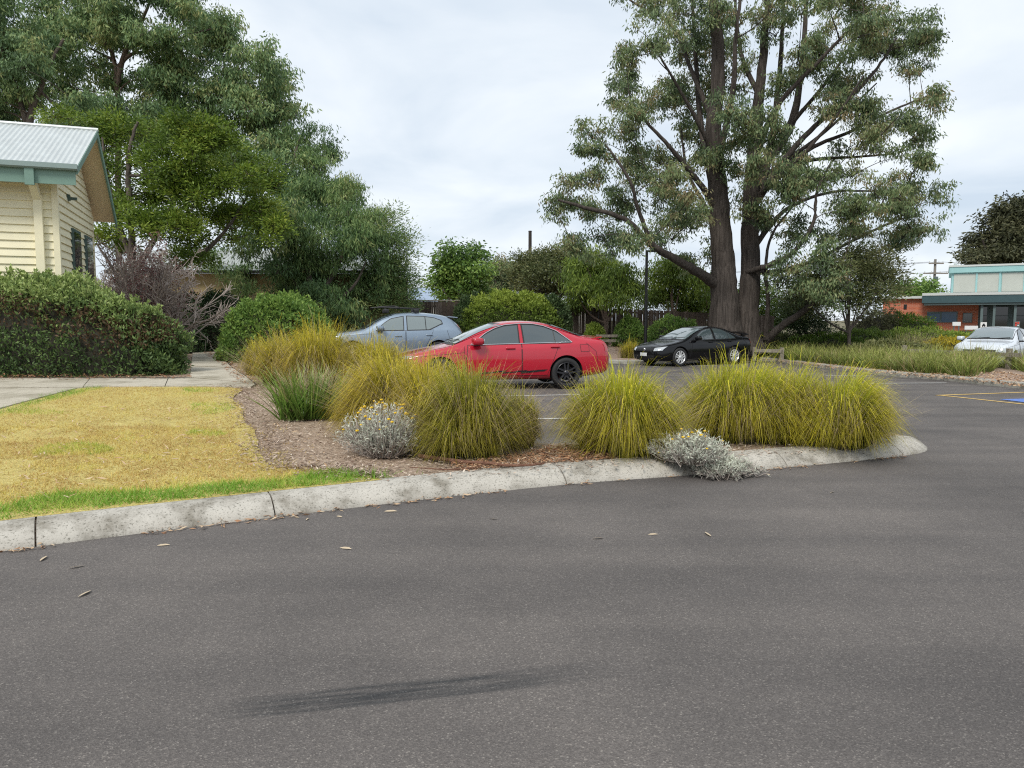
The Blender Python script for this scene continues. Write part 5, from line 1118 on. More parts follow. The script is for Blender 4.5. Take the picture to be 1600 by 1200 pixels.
# mulch chips and leaf litter
M['chips'] = mat_leaf('bark_chips', [(0, (.14, .09, .065)), (.35, (.32, .235, .18)), (.6, (.45, .36, .285)), (.8, (.60, .50, .40)), (1, (.70, .62, .52))], 0., .85)
M['litter'] = mat_leaf('dry_leaf_litter', [(0, (.16, .075, .04)), (.45, (.33, .17, .09)), (.75, (.45, .29, .17)), (1, (.60, .47, .32))], .1, .8)
def chips(poly, n, seed, size, zf, dz, mat, name, label, tone=(.5, .22), up=.25, dens=None, pts=None):
    rng = np.random.default_rng(seed); q = scatter(poly, n, rng) if pts is None else pts
    if dens is not None: q = q[dens(q, rng)]
    n = len(q); az = rng.uniform(0, 6.3, n); D = unit(np.stack([np.cos(az), np.sin(az), rng.normal(size=n) * up], 1))
    C = np.stack([q[:, 0], q[:, 1], zf(q[:, 0], q[:, 1]) + dz + np.abs(rng.normal(size=n)) * .012], 1)
    S = np.stack([-np.sin(az), np.cos(az), rng.normal(size=n) * .35], 1); L = size[0] * rng.uniform(.5, 1.6, n)[:, None]; W = size[1] * rng.uniform(.6, 1.4, n)[:, None]
    V = np.stack([C, C + D * L * .45 + S * W * .5, C + D * L, C + D * L * .5 - S * W * .5], 1).reshape(-1, 3)
    m = MB().add(V, np.arange(4 * n).reshape(n, 4), rnd=np.clip(tone[0] + rng.normal(size=n) * tone[1], 0, 1))
    tag(put(name, m.mesh(name), mat), label, 'litter', kind='stuff')
bed_near = [tuple(on(x, y, hz)[:2]) for x, y in ((600, 746), (520, 736), (450, 729), (418, 705), (422, 684), (394, 650), (378, 622), (398, 602), (372, 578), (350, 556), (330, 538), (470, 545), (560, 600), (640, 640), (760, 680), (850, 692), (1000, 690), (1200, 685), (1390, 690), (1400, 697), (1200, 712), (1060, 722), (885, 734), (700, 748))]
chips(bed_near, 26000, 201, (.05, .012), hz, .0, M['chips'], 'mulch_chips', 'grey brown bark mulch chips covering the garden bed')
_e = np.array([(p.x, p.y) for p in _lw[:66]]); _r2 = np.random.default_rng(77); _k = _r2.integers(0, 66, 3200)
chips(None, 0, 209, (.05, .012), hz, .010, M['chips'], 'mulch_chips', 'mulch chips and dead grass straying over the ragged lawn edge', (.36, .2), .25, None, _e[_k] + _r2.normal(size=(3200, 2)) * .13 + np.array((-.06, 0)))
chips([tuple(on(x, y, hz)[:2]) for x, y in ((700, 728), (800, 712), (870, 697), (960, 697), (960, 718), (885, 723), (800, 731), (720, 737))], 2600, 202, (.05, .014), hz, .008, M['litter'], 'leaf_litter', 'reddish brown dry leaf litter behind the kerb between the tussocks', (.5, .22))
chips([tuple(on(x, y, hz)[:2]) for x, y in ((310, 545), (345, 550), (400, 600), (372, 606), (350, 575))], 900, 203, (.07, .022), hz, .03, M['litter'], 'leaf_litter', 'reddish dry leaves lying along the path edge', (.4, .25))
chips([tuple(on(x, y, hz)[:2]) for x, y in ((-60, 588), (300, 588), (296, 594), (-60, 596))], 700, 204, (.06, .02), hz, .03, M['litter'], 'leaf_litter', 'dry brown leaves along the foot of the hedge', (.35, .2))
chips([tuple(on(x, y, gz, .12)[:2]) for x, y in ((940, 541), (1000, 543), (1000, 551), (945, 548))] , 700, 205, (.1, .04), gz, .125, M['litter'], 'leaf_litter', 'leaf litter in front of the timber rail left of the black sedan', (.6, .2))
chips([tuple(on(x, y, gz, .12)[:2]) for x, y in ((1180, 560), (1300, 575), (1480, 592), (1545, 598), (1700, 618), (1700, 600), (1560, 580), (1480, 585), (1300, 568))], 3500, 206, (.08, .03), gz, .12, M['litter'], 'leaf_litter', 'pale reddish litter along the kerb of the far planted bed', (.72, .2))
chips([tuple(on(x, y, hz, .0)[:2]) for x, y in ((0, 800), (380, 742), (560, 742), (400, 640), (150, 640), (-100, 700))], 500, 207, (.075, .014), hz, .03, M['litter'], 'lawn_litter', 'pale dry gum leaves scattered on the yellow lawn', (.85, .1))
rng = np.random.default_rng(8); t = rng.uniform(0, 112, 900); i = t.astype(int); kk = np.array([(KS[a].x - KN[a].x * .03, KS[a].y - KN[a].y * .03) for a in range(114)])
pts = kk[i] + (kk[i + 1] - kk[i]) * (t - i)[:, None] + rng.normal(size=(900, 2)) * .03; pts = pts[nz(pts[:, 0] * 2, pts[:, 1], 1.5, 3) > -.1]
chips(None, 0, 208, (.05, .014), gz, .004, M['litter'], 'gutter_litter', 'thin line of dry leaf scraps along the foot of the near kerb', (.7, .2), .1, None, pts)
# single fallen leaves on the asphalt
LM = MB(); v = [(-.05, 0, .004), (-.02, .013, .01), (.02, .012, .012), (.055, -.004, .006), (.02, -.010, .006), (-.02, -.011, .004)]
leaf_me = LM.add(v, [(0, 5, 1, 1)][:0] or [(0, 5, 4, 1)], ).add(v, [(1, 4, 3, 2)]).mesh('fallen_leaf'); leaf_me.materials.append(mat_plain('pale_dry_leaf', (.52, .42, .29), .8, var=.2, scale=30))
rng = random.Random(5)
for px, py, w_ in ((120, 887, 'the larger of two below the left kerb crack'), (68, 874, 'just under the left kerb crack'), (133, 929, 'alone and farthest out on the road at the left'), (255, 853, 'in a pale patch below the left kerb stone'),
                   (540, 858, 'alone well below the middle of the kerb'), (530, 808, 'close to the kerb foot below the bare mulch'), (772, 812, 'below the fallen branch and away from the kerb'), (935, 842, 'left of a pair below the round lone tussock'),
                   (1020, 836, 'below the low silver bush, out on the road'), (1106, 836, 'below the dry grey mat of twigs, out on the road'), (480, 812, 'next to the kerb joint below the green lawn tip'), (1200, 742, 'at the kerb foot beside the dry grey mat'), (1300, 770, 'below the rounded kerb end'), (610, 800, 'at the kerb foot below the silver flowering bush')):
    p = on(px, py); o = put('fallen_leaf', leaf_me, None, None, (p.x, p.y, p.z + .002), rng.uniform(0, 6.28)); s = rng.uniform(.6, 1.1); o.scale = (s, s, s)
    tag(o, 'single dry leaf on asphalt, ' + w_, 'leaf', 'fallen leaves on the asphalt')
# fallen branch on the kerb
P = [on(x, y, hz, .03) for x, y in ((655, 712), (690, 717), (730, 722), (765, 724), (790, 727), (825, 727), (850, 724))]
br_ = tag(empty('fallen_branch', tuple(P[2])), 'thin reddish fallen branch lying along the kerb top below the drooping tussock', 'branch')
M['branch'] = mat_bark('reddish_stick', (.16, .075, .05), (.34, .19, .13), 20, 20)
put('stick', MB().tube([tuple(a - P[2]) for a in spline(P, 4)], np.linspace(.022, .010, 25), 7).mesh('stick', True), M['branch'], br_)
Q = [on(x, y, hz, .02) for x, y in ((765, 724), (740, 731), (700, 734), (640, 730))]
put('side_twig', MB().tube([tuple(a - P[2]) for a in Q], [.010, .009, .007, .004], 5).mesh('side_twig', True), M['branch'], br_)

# silver bushes with yellow flower heads
M['silver'] = mat_leaf('silver_leaves', [(0, (.20, .17, .15)), (.25, (.32, .29, .265)), (.5, (.46, .48, .40)), (.8, (.66, .69, .57)), (1, (.78, .80, .68))], .15, .8)
M['flower'] = mat_plain('yellow_flower', (.68, .44, .02), .7)
fl = bmesh.new(); bmesh.ops.create_icosphere(fl, subdivisions=1, radius=1); fme = bpy.data.meshes.new('flower_head'); fl.to_mesh(fme); fl.free(); fme.materials.append(M['flower'])
for v in fme.vertices: v.co.z *= .6
def silver_bush(label, px, py, w_px, h_px, n, nf, seed, zf=hz, dead=.16):
    rng = np.random.default_rng(seed); b = on(px, py, zf); s = b.y / F_PX; W, H = w_px * .5 * s, h_px * s
    root = tag(empty('silver_bush', tuple(b)), label, 'bush', 'silver bushes in the bed'); m = MB(); ml = MB(); tips = []
    C, D, T = [], [], []
    for i in range(n):
        az = rng.uniform(0, 6.28); rr = math.sqrt(rng.random()); lob = 1 + .16 * math.sin(3 * az + seed) + .10 * math.sin(5 * az + 2 * seed); e = np.array((math.cos(az) * rr * W * lob, math.sin(az) * rr * W * .75 * lob, H * math.sqrt(max(.05, 1 - rr ** 2 * .85)) * rng.uniform(.5, 1.15)))
        a = e * np.array((.45, .45, .02)) + rng.normal(size=3) * .02; a[2] = max(a[2], 0); mid = (a + e) / 2 + rng.normal(size=3) * .03
        m.tube([a, mid, e], [.006, .004, .003], 3, False); tips.append(e)
        k = 15; t = rng.random(k) ** .6; P = a + (e - a) * t[:, None]; C.append(P + rng.normal(size=(k, 3)) * .008); D.append(unit(rng.normal(size=(k, 3)) * .8 + unit(e - a) * .7 + (0, 0, .2)))
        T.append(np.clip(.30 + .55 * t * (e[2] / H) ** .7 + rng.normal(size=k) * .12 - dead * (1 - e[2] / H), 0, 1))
    C, D, T = map(np.concatenate, (C, D, T)); leaf_quads(ml, C, D, .045 * rng.uniform(.6, 1.4, len(C)), .009, rng, T)
    put('stems', m.mesh('stems'), mat_plain('silver_stems', (.38, .33, .29), .9, var=.2), root); put('foliage', ml.mesh('foliage'), M['silver'], root)
    tips = sorted(tips, key=lambda p: -p[2] + rng.normal() * .12)[:nf]
    for p in tips:
        o = put('flower_head', fme, None, root); o.location = tuple(p + np.array((0, 0, .012))); o.scale = (rng.uniform(.012, .022),) * 3
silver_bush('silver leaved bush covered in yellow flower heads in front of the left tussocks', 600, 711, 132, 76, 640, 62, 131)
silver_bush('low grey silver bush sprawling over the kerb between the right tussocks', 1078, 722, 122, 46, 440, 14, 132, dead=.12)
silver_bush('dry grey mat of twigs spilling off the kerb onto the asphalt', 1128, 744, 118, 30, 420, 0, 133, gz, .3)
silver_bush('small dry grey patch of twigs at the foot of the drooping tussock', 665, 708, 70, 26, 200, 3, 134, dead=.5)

# ------------------------------------------------------------------ cars
M['tyre'] = mat_plain('tyre_rubber', (.018, .018, .019), .75)
M['alloy'] = mat_plain('silver_alloy', (.75, .76, .77), .32, .45)
M['alloy_dark'] = mat_plain('dark_alloy', (.05, .05, .055), .35, .7)
M['chrome'] = mat_plain('chrome', (.7, .7, .71), .12, 1.)
M['trim'] = mat_plain('black_trim', (.014, .014, .015), .45)
M['liner'] = mat_plain('wheel_arch_black', (.006, .006, .006), .9)
M['tint'] = mat_plain('tinted_glass', (.05, .068, .075), .04, spec=.9, coat=.6)
M['clear'] = mat_plain('windscreen_glass', (.14, .18, .19), .04, spec=1., coat=1.)
M['greyglass'] = mat_plain('pale_side_glass', (.17, .21, .215), .05, spec=.9, coat=.6)
M['lamp'] = mat_plain('headlamp_lens', (.50, .53, .55), .08, .3, coat=1.)
M['redlamp'] = mat_plain('tail_lamp_lens', (.38, .02, .015), .12, coat=1.)
M['plate'] = mat_plain('number_plate', (.62, .63, .62), .4)
def mat_paint(name, col, metal=.0, rough=.3):
    m, nt, ns, ls, b = new_mat(name)
    b.inputs['Base Color'].default_value = (*col, 1); b.inputs['Metallic'].default_value = metal; b.inputs['Roughness'].default_value = rough
    b.inputs['Coat Weight'].default_value = .9; b.inputs['Coat Roughness'].default_value = .015
    tc = ns.new('ShaderNodeTexCoord'); n = ns.new('ShaderNodeTexNoise'); n.inputs['Scale'].default_value = 3.; n.inputs['Detail'].default_value = 5
    ls.new(tc.outputs['Object'], n.inputs['Vector']); r = ns.new('ShaderNodeMapRange'); r.inputs['To Min'].default_value = rough * .8; r.inputs['To Max'].default_value = rough * 1.35
    ls.new(n.outputs['Fac'], r.inputs['Value']); ls.new(r.outputs[0], b.inputs['Roughness'])
    return m

def smooth_cage(st):
    """station list -> closed subdivided body mesh (x forward, y left, z up, nose at +x)"""
    L = st[-1][0]; rings = []
    for s, zb, zs, zt, w, wt in st:
        x = L / 2 - s; zs = min(zs, zt - .015); zm = zb + .5 * (zs - zb)
        g0 = min(w * .93, wt + .22)
        half = [(0, zb), (w * .78, zb), (w * .945, zb + .05), (w * .985, zb + .20 * (zs - zb) + .03), (w, zm), (w * .992, zb + .80 * (zs - zb)), (w * .955, zs)]
        zg = min(zs + .03, zt - .008); half += [(max(g0, wt), zg)]
        hgt = zt - zg
        half += [(max(g0, wt) + (wt - max(g0, wt)) * .5, zg + hgt * .5), (wt, zt - min(.075, hgt * .35)), (wt * .90, zt - min(.022, hgt * .1)), (wt * .5, zt + .006), (0, zt + .012)]
        ring = [(x, y, z) for y, z in half] + [(x, -y, z) for y, z in half[-2:0:-1]]
        rings.append(ring)
    n = len(rings[0]); V = [p for r in rings for p in r]
    f = [(i * n + k, i * n + (k + 1) % n, (i + 1) * n + (k + 1) % n, (i + 1) * n + k) for i in range(len(rings) - 1) for k in range(n)]
    f += [tuple(range(n))[::-1], tuple((len(rings) - 1) * n + k for k in range(n))]
    me = bpy.data.meshes.new('cage'); me.from_pydata(V, [], f); bm = bmesh.new(); bm.from_mesh(me); bmesh.ops.recalc_face_normals(bm, faces=bm.faces); bm.to_mesh(me); bm.free()
    o = bpy.data.objects.new('cage', me); COL.objects.link(o); md = o.modifiers.new('s', 'SUBSURF'); md.levels = md.render_levels = 2
    dg = bpy.context.evaluated_depsgraph_get(); r = bpy.data.meshes.new_from_object(o.evaluated_get(dg)); bpy.data.objects.remove(o); bpy.data.meshes.remove(me)
    return r
def cut_arches(me, axles, rad, w):
    o = bpy.data.objects.new('cut', me); COL.objects.link(o); tmp = []
    m = MB()
    for ax in axles:
        for sgn in (1, -1):
            th = np.arange(40) * 2 * math.pi / 40
            a = np.stack([ax[0] + rad * np.cos(th), np.full(40, sgn * (w - .30)), ax[1] + rad * np.sin(th)], 1); b = a.copy(); b[:, 1] = sgn * (w + .3)
            V = np.concatenate([a, b]); f4 = [(k, (k + 1) % 40, 40 + (k + 1) % 40, 40 + k) for k in range(40)]
            mm = MB().add(V, f4); mm.add(V, [tuple(range(40))[::-1], tuple(range(40, 80))]); cm = mm.mesh('c')
            bm = bmesh.new(); bm.from_mesh(cm); bmesh.ops.remove_doubles(bm, verts=bm.verts, dist=1e-5); bmesh.ops.recalc_face_normals(bm, faces=bm.faces); bm.to_mesh(cm); bm.free()
            c = bpy.data.objects.new('c', cm); COL.objects.link(c); tmp.append(c)
            md = o.modifiers.new('b', 'BOOLEAN'); md.operation = 'DIFFERENCE'; md.object = c; md.solver = 'EXACT'
    dg = bpy.context.evaluated_depsgraph_get(); dg.update(); r = bpy.data.meshes.new_from_object(o.evaluated_get(dg))
    for c in tmp + [o]: bpy.data.objects.remove(c)
    r.name = 'body'
    for p in r.polygons: p.use_smooth = True
    r.set_sharp_from_angle(angle=R(38)); return r

class Shell:                                          # drapes shapes over a body
    def __init__(s, me, L): s.t = BVHTree.FromPolygons([v.co.copy() for v in me.vertices], [tuple(p.vertices) for p in me.polygons]); s.L = L
    def side(s, sx, z, sgn, off):
        x = s.L / 2 - sx; h = s.t.ray_cast(Vector((x, sgn * 3, z)), Vector((0, -sgn, 0)))
        if h[0] is None: return None
        return h[0] + (h[1] if h[1].y * sgn > 0 else -h[1]) * off
    def end(s, y, z, sgn, off):
        h = s.t.ray_cast(Vector((sgn * 5, y, z)), Vector((-sgn, 0, 0)))
        if h[0] is None: return None
        return h[0] + (h[1] if h[1].x * sgn > 0 else -h[1]) * off
    def top(s, sx, y, off):
        h = s.t.ray_cast(Vector((s.L / 2 - sx, y, 3)), Vector((0, 0, -1)))
        return None if h[0] is None else h[0] + h[1] * off
def lerp_poly(P, n):
    P = np.array(P, float); d = np.concatenate([[0], np.cumsum(np.linalg.norm(np.diff(P, axis=0), axis=1))]); t = np.linspace(0, d[-1], n)
    return np.stack([np.interp(t, d, P[:, k]) for k in range(P.shape[1])], 1)
def drape(fn, bottom, top, nu=14, nv=7, grow=0.0):
    B, T = lerp_poly(bottom, nu), lerp_poly(top, nu)
    G = B[None] + (T - B)[None] * np.linspace(0, 1, nv)[:, None, None]
    if grow:
        c = G.reshape(-1, 2).mean(0)
        for k, sg in ((0, -1), (-1, 1)): G[k, :, 1] += sg * grow
        G[:, 0, 0] -= grow * np.sign(B[-1, 0] - B[0, 0]); G[:, -1, 0] += grow * np.sign(B[-1, 0] - B[0, 0])
    pts = [[fn(*q) for q in row] for row in G]; V, f = [], []
    idx = {}
    for i, row in enumerate(pts):
        for j, p in enumerate(row):
            if p is not None: idx[i, j] = len(V); V.append(tuple(p))
    for i in range(nv - 1):
        for j in range(nu - 1):
            k = [(i, j), (i, j + 1), (i + 1, j + 1), (i + 1, j)]
            if all(a in idx for a in k): f.append(tuple(idx[a] for a in k))
    return MB().add(V, f) if f else MB()
def line(fn, pts, r, m=None, n=24, sides=5):
    P = [fn(*q) for q in lerp_poly(pts, n)]; P = [p for p in P if p is not None]
    return (m or MB()).tube(P, r, sides)

def make_wheel(parent, x, y, z, r, w, sgn, rim_mat, spokes, twin):
    wh = put('wheel', MB().lathe([(r * .66, -w * .48), (r * .90, -w * .5), (r * .975, -w * .42), (r, -w * .25), (r, w * .25), (r * .975, w * .42), (r * .90, w * .5), (r * .66, w * .48), (r * .64, 0), (r * .66, -w * .48)], 40, 'y').mesh('wheel', True), M['tyre'], parent)
    wh.location = (x, y, z); m = MB(); o = sgn * w * .5
    m.lathe([(r * .655, o * .2), (r * .685, o * .98), (r * .665, o * 1.03), (r * .62, o * .8), (r * .61, o * .1)], 40, 'y')
    for k in range(spokes):
        for d in ((-.16, .16) if twin else (0,)):
            a = 2 * math.pi * k / spokes + .3; c, s_ = math.cos(a), math.sin(a); hw = r * (.055 if twin else .085)
            P0, P1 = r * .12, r * .65; ra = np.array((c, 0, s_)); tn = np.array((-s_, 0, c)); off0 = tn * d * r * .45; off1 = tn * d * r * .85
            V = []
            for q, ww, of, oo in ((P0, hw * 1.2, off0, o * .95), (P1, hw * .85, off1, o * .99)):
                for e, dep in ((-1, 0), (1, 0), (1, -o * .3), (-1, -o * .3)): V.append(ra * q + of + tn * e * ww + np.array((0, oo + dep, 0)))
            m.add(V, [(0, 1, 5, 4), (1, 2, 6, 5), (2, 3, 7, 6), (3, 0, 4, 7), (4, 5, 6, 7)])
    put('rim', m.mesh('rim'), rim_mat, wh)
    put('hub', MB().lathe([(0.001, o * 1.02), (r * .17, o * 1.0), (r * .2, o * .7), (r * .2, o * .2)], 20, 'y').mesh('hub', True), rim_mat, wh)
    put('brake_disc', MB().lathe([(0.001, o * .32), (r * .5, o * .32), (r * .5, o * .1)], 28, 'y').mesh('brake_disc'), M['liner'] if rim_mat is M['alloy_dark'] else M['trim'], wh)
    return wh

def rounded_box(sx, sy, sz, b, name):
    bm = bmesh.new(); bmesh.ops.create_cube(bm, size=1)
    for v in bm.verts: v.co = Vector((v.co.x * sx, v.co.y * sy, v.co.z * sz))
    bmesh.ops.bevel(bm, geom=list(bm.edges), offset=b, segments=3, affect='EDGES', profile=.5)
    me = bpy.data.meshes.new(name); bm.to_mesh(me); bm.free()
    for p in me.polygons: p.use_smooth = True
    return me

def build_car(name, label, st, cfg, paint, loc, heading, group='cars parked in the bays', scale=1.0):
    L = st[-1][0]; root = tag(empty(name, loc, heading), label, 'car', group); root.scale = (scale,) * 3
    sm = smooth_cage(st); S = Shell(sm, L); W = max(s[4] for s in st); ax = [(L / 2 - a, cfg['wr']) for a in cfg['axles']]
    body = cut_arches(sm, [(x, z + .01) for x, z in ax], cfg['wr'] + .045, W)
    body.materials.clear(); put('body', body, paint, root)
    c = cfg
    for x, z in ax:
        for sgn in (1, -1):
            r = c['wr'] + .04; th = np.linspace(-.35, math.pi + .35, 22); V = []
            for a in th:
                for yy in (W - .29, W - .045): V.append((x + r * math.cos(a), sgn * yy, z + .01 + r * math.sin(a)))
            m = MB().add(V, [(2 * i, 2 * i + 1, 2 * i + 3, 2 * i + 2) for i in range(21)]); m.add([(x, sgn * (W - .288), z)] + [V[2 * i] for i in range(22)], [(0, i + 1, i + 2) for i in range(21)])
            put('wheel_arch_liner', m.mesh('wheel_arch_liner'), M['liner'], root)
            make_wheel(root, x, sgn * (W - .125), z, c['wr'], .215, sgn, c['rim'], c['spokes'], c['twin'])
    for sgn in (1, -1):
        fn = lambda off: (lambda sx, z: S.side(sx, z, sgn, off))
        for dn, (bot, top) in zip(('front', 'rear'), c['doors']):
            gap = drape(fn(.002), bot, top, 14, 12, .012); d = put('door', drape(fn(.006), bot, top, 16, 14).mesh('door', True), paint, root)
            put('door_gap', gap.mesh('door_gap', True), M['trim'], d)
            hx, hz_ = c['handles'][0 if dn == 'front' else 1]; p = S.side(hx, hz_, sgn, .030)
            if p is not None:
                h = put('door_handle', rounded_box(.21, .030, .036, .013, 'door_handle'), c.get('handle_mat', paint), d); h.location = p
        for bot, top in c['windows']:
            put('window_surround', drape(fn(.006), bot, top, 18, 7, .028).mesh('window_surround', True), M['trim'], root)
            put('side_window', drape(fn(.012), bot, top, 18, 7).mesh('side_window', True), c['glass'], root)
        for pts in c.get('dividers', []): put('window_divider', line(fn(.012), pts, .012).mesh('window_divider'), M['trim'], root)
        for pts in c.get('chrome', []): put('window_trim', line(fn(.012), pts, .010, n=40).mesh('window_trim', True), M['chrome'], root)
        for pts in c.get('creases', []): put('body_seam', line(fn(.000), pts, .005, n=26, sides=4).mesh('body_seam'), M['trim'], root)
        if 'cladding' in c:
            for bot, top in c['cladding']: put('sill_cladding', drape(fn(.012), bot, top, 26, 5).mesh('sill_cladding', True), c.get('clad_mat', M['trim']), root)
        mx, mz = c['mirror']; p = S.side(mx, mz - .05, sgn, 0)
        if p is not None:
            mi = put('wing_mirror', rounded_box(.23, .21, .15, .05, 'wing_mirror'), paint, root); mi.location = (p.x + .0, p.y + sgn * .17, mz + .02); mi.rotation_euler = (0, 0, sgn * .22)
            mg = put('mirror_glass', rounded_box(.012, .18, .11, .004, 'mirror_glass'), M['chrome'], mi); mg.location = (-.115, 0, 0)
            ms = put('mirror_foot', rounded_box(.09, .16, .05, .018, 'mirror_foot'), M['trim'], mi); ms.location = (0, -sgn * .10, -.075)
        for nm, mat, bot, top in c.get('side_bits', []):
            put(nm, drape(fn(.008), bot, top, 12, 6).mesh(nm, True), mat, root)
        for nm, mat, bot, top, e in c['ends']:
            if nm in ('headlight', 'tail_light'):
                f2 = lambda y, z: S.end(y * sgn, z, e, .008); put(nm, drape(f2, bot, top, 12, 6).mesh(nm, True), mat, root)
    f1 = lambda e, off: (lambda y, z: S.end(y, z, e, off))
    for nm, mat, bot, top, e in c['ends']:
        if nm in ('headlight', 'tail_light'): continue
        off = .012 if nm in ('windscreen', 'rear_window') else .008
        if nm in ('windscreen', 'rear_window'): put(nm + '_surround', drape(f1(e, .006), bot, top, 16, 8, .03).mesh(nm + '_surround', True), M['trim'], root)
        put(nm, drape(f1(e, off), bot, top, 20, 8).mesh(nm, True), mat, root)
    for y0, y1 in ((.05, .62), (-.55, .02)):                       # wipers
        p = [S.end(y, c['cowl'] + .03 + .05 * t, 1, .03) for t, y in zip(np.linspace(0, 1, 6), np.linspace(y0, y1, 6))]; p = [q for q in p if q is not None]
        if len(p) > 2: put('wiper', MB().tube(p, .010, 4).mesh('wiper'), M['trim'], root)
    for pts in c.get('bonnet_lines', []):
        for sgn in (1, -1): put('bonnet_seam', line(lambda sx, y: S.top(sx, y * sgn, 0), pts, .005, sides=4).mesh('bonnet_seam'), M['trim'], root)
    fp_ = S.end(0, c['plate_z'], 1, .03)
    pl = put('number_plate', rounded_box(.012, .37, .125, .004, 'number_plate'), M['plate'], root); pl.location = (fp_.x, 0, c['plate_z'])
    if 'badge_z' in c:
        b = S.end(0, c['badge_z'], 1, .025); put('badge', MB().lathe([(.001, .02), (.045, .016), (.06, .004), (.06, -.02)], 20, 'x', (b.x, 0, c['badge_z'])).mesh('badge', True), M['chrome'], root)
    return root, S

sedan = [(0.00, .36, .50, .55, .52, .40), (0.05, .24, .58, .67, .70, .56), (0.20, .19, .66, .755, .82, .68), (0.55, .18, .735, .835, .89, .74), (0.95, .18, .80, .905, .91, .76), (1.22, .18, .855, .955, .915, .77),
         (1.45, .18, .875, 1.075, .915, .735), (1.75, .18, .89, 1.235, .915, .685), (2.05, .18, .90, 1.365, .915, .635), (2.35, .18, .905, 1.445, .915, .60), (2.75, .18, .915, 1.475, .915, .595), (3.15, .18, .925, 1.465, .915, .59),
         (3.5, .18, .94, 1.405, .913, .60), (3.8, .19, .955, 1.305, .908, .62), (4.08, .21, .97, 1.19, .898, .66), (4.28, .23, .975, 1.125, .888, .69), (4.55, .26, .97, 1.095, .865, .71), (4.70, .29, .94, 1.07, .83, .69), (4.80, .33, .82, .92, .75, .58), (4.84, .45, .62, .70, .60, .45)]
def sedan_cfg(**k):
    c = dict(wr=.335, axles=(.98, 3.76), rim=M['alloy'], spokes=5, twin=True, glass=M['tint'],
             doors=[([(1.50, .30), (2.74, .30)], [(1.58, .945), (2.74, .965)]), ([(2.77, .30), (3.32, .30)], [(2.77, .965), (3.60, .985)])],
             handles=((2.50, .875), (3.50, .90)),
             windows=[([(1.70, .968), (2.2, .975), (2.70, .985)], [(1.76, 1.01), (1.98, 1.17), (2.2, 1.28), (2.42, 1.345), (2.70, 1.37)]), ([(2.83, .985), (3.2, .99), (3.84, 1.01)], [(2.81, 1.375), (3.05, 1.37), (3.3, 1.325), (3.56, 1.225), (3.80, 1.06)])],
             dividers=[[(3.52, .995), (3.50, 1.24)]], chrome=[[(1.64, .955), (2.72, .975), (3.90, 1.0)], [(1.64, .955), (1.76, 1.04), (1.98, 1.20), (2.2, 1.31), (2.42, 1.375), (2.76, 1.405), (3.05, 1.40), (3.3, 1.355), (3.58, 1.25), (3.90, 1.0)]],
             mirror=(1.76, 1.02), cowl=.97, plate_z=.44,
             creases=[[(.35, .70), (1.5, .80)], [(1.5, .93), (1.46, .32)], [(4.22, .99), (4.45, .80), (4.5, .55)]],
             bonnet_lines=[[(.28, .66), (.8, .75), (1.28, .77)]],
             side_bits=[('fuel_flap_edge', None, 0, 0)][:0],
             ends=[('windscreen', M['clear'], [(-.72, .985), (0, 1.0), (.72, .985)], [(-.585, 1.375), (0, 1.40), (.585, 1.375)], 1), ('rear_window', M['tint'], [(-.62, 1.16), (0, 1.17), (.62, 1.16)], [(-.55, 1.37), (0, 1.39), (.55, 1.37)], -1),
                   ('upper_grille', M['trim'], [(-.42, .56), (.42, .56)], [(-.48, .655), (.48, .655)], 1), ('lower_grille', M['trim'], [(-.50, .28), (.50, .28)], [(-.58, .42), (.58, .42)], 1),
                   ('headlight', M['lamp'], [(.50, .57), (.78, .60)], [(.50, .68), (.80, .74)], 1), ('tail_light', M['redlamp'], [(.42, .80), (.82, .80)], [(.42, .96), (.80, .97)], -1)])
    c.update(k); return c
red = mat_paint('red_paint', (.43, .003, .020), .0, .28)
rp = at(777, 500, 17.0)
def heading(deg): return R(180 + deg)
car1, S1 = build_car('red_sedan', 'bright red sedan parked behind the tussocks with its nose to the left', sedan, sedan_cfg(rim=M['alloy_dark'], plate_z=.46), red, (rp.x + .02, 17.25, float(gz(rp.x, 17)) + .01), heading(13), scale=1.025)
for sgn in (1, -1):
    fn = lambda sx, z: S1.side(sx, z, sgn, .012)
    rngd = random.Random(4); m = MB()
    for k in range(9):
        a = 1.80 + k * .15; zz = .345 + .012 * (k % 3); h = rngd.uniform(.025, .05)
        q = drape(fn, [(a, zz), (a + .24, zz + .01)], [(a + .09, zz + h), (a + .33, zz + h + .008)], 6, 3)
        for v_, f_ in zip(q.v, q.q): m.add(v_, f_ - 0)
    put('sill_decal', m.mesh('sill_decal'), M['trim'], car1)
put('fuel_flap', drape(lambda sx, z: S1.side(sx, z, 1, .004), [(4.10, .80), (4.28, .80)], [(4.08, .945), (4.27, .945)], 6, 6).mesh('fuel_flap', True), red, car1)
put('fuel_flap_gap', drape(lambda sx, z: S1.side(sx, z, 1, .002), [(4.10, .80), (4.28, .80)], [(4.08, .945), (4.27, .945)], 6, 6, .009).mesh('fuel_flap_gap', True), M['trim'], car1)
sp = MB(); Vs = []
for y in np.linspace(-.70, .70, 9):
    e = .04 * (abs(y) / .7) ** 2
    for x, z in ((-2.02 + e, 1.085), (-2.28 + e * 2, 1.125), (-2.31 + e * 2, 1.105), (-2.04 + e, 1.05)): Vs.append((x, y, z))
sp.add(Vs, [(i * 4 + k, i * 4 + (k + 1) % 4, i * 4 + 4 + (k + 1) % 4, i * 4 + 4 + k) for i in range(8) for k in range(4)]); sp.add(Vs[:4], [(0, 1, 2, 3)]); sp.add(Vs[-4:], [(3, 2, 1, 0)])
put('boot_spoiler', sp.mesh('boot_spoiler'), red, car1)

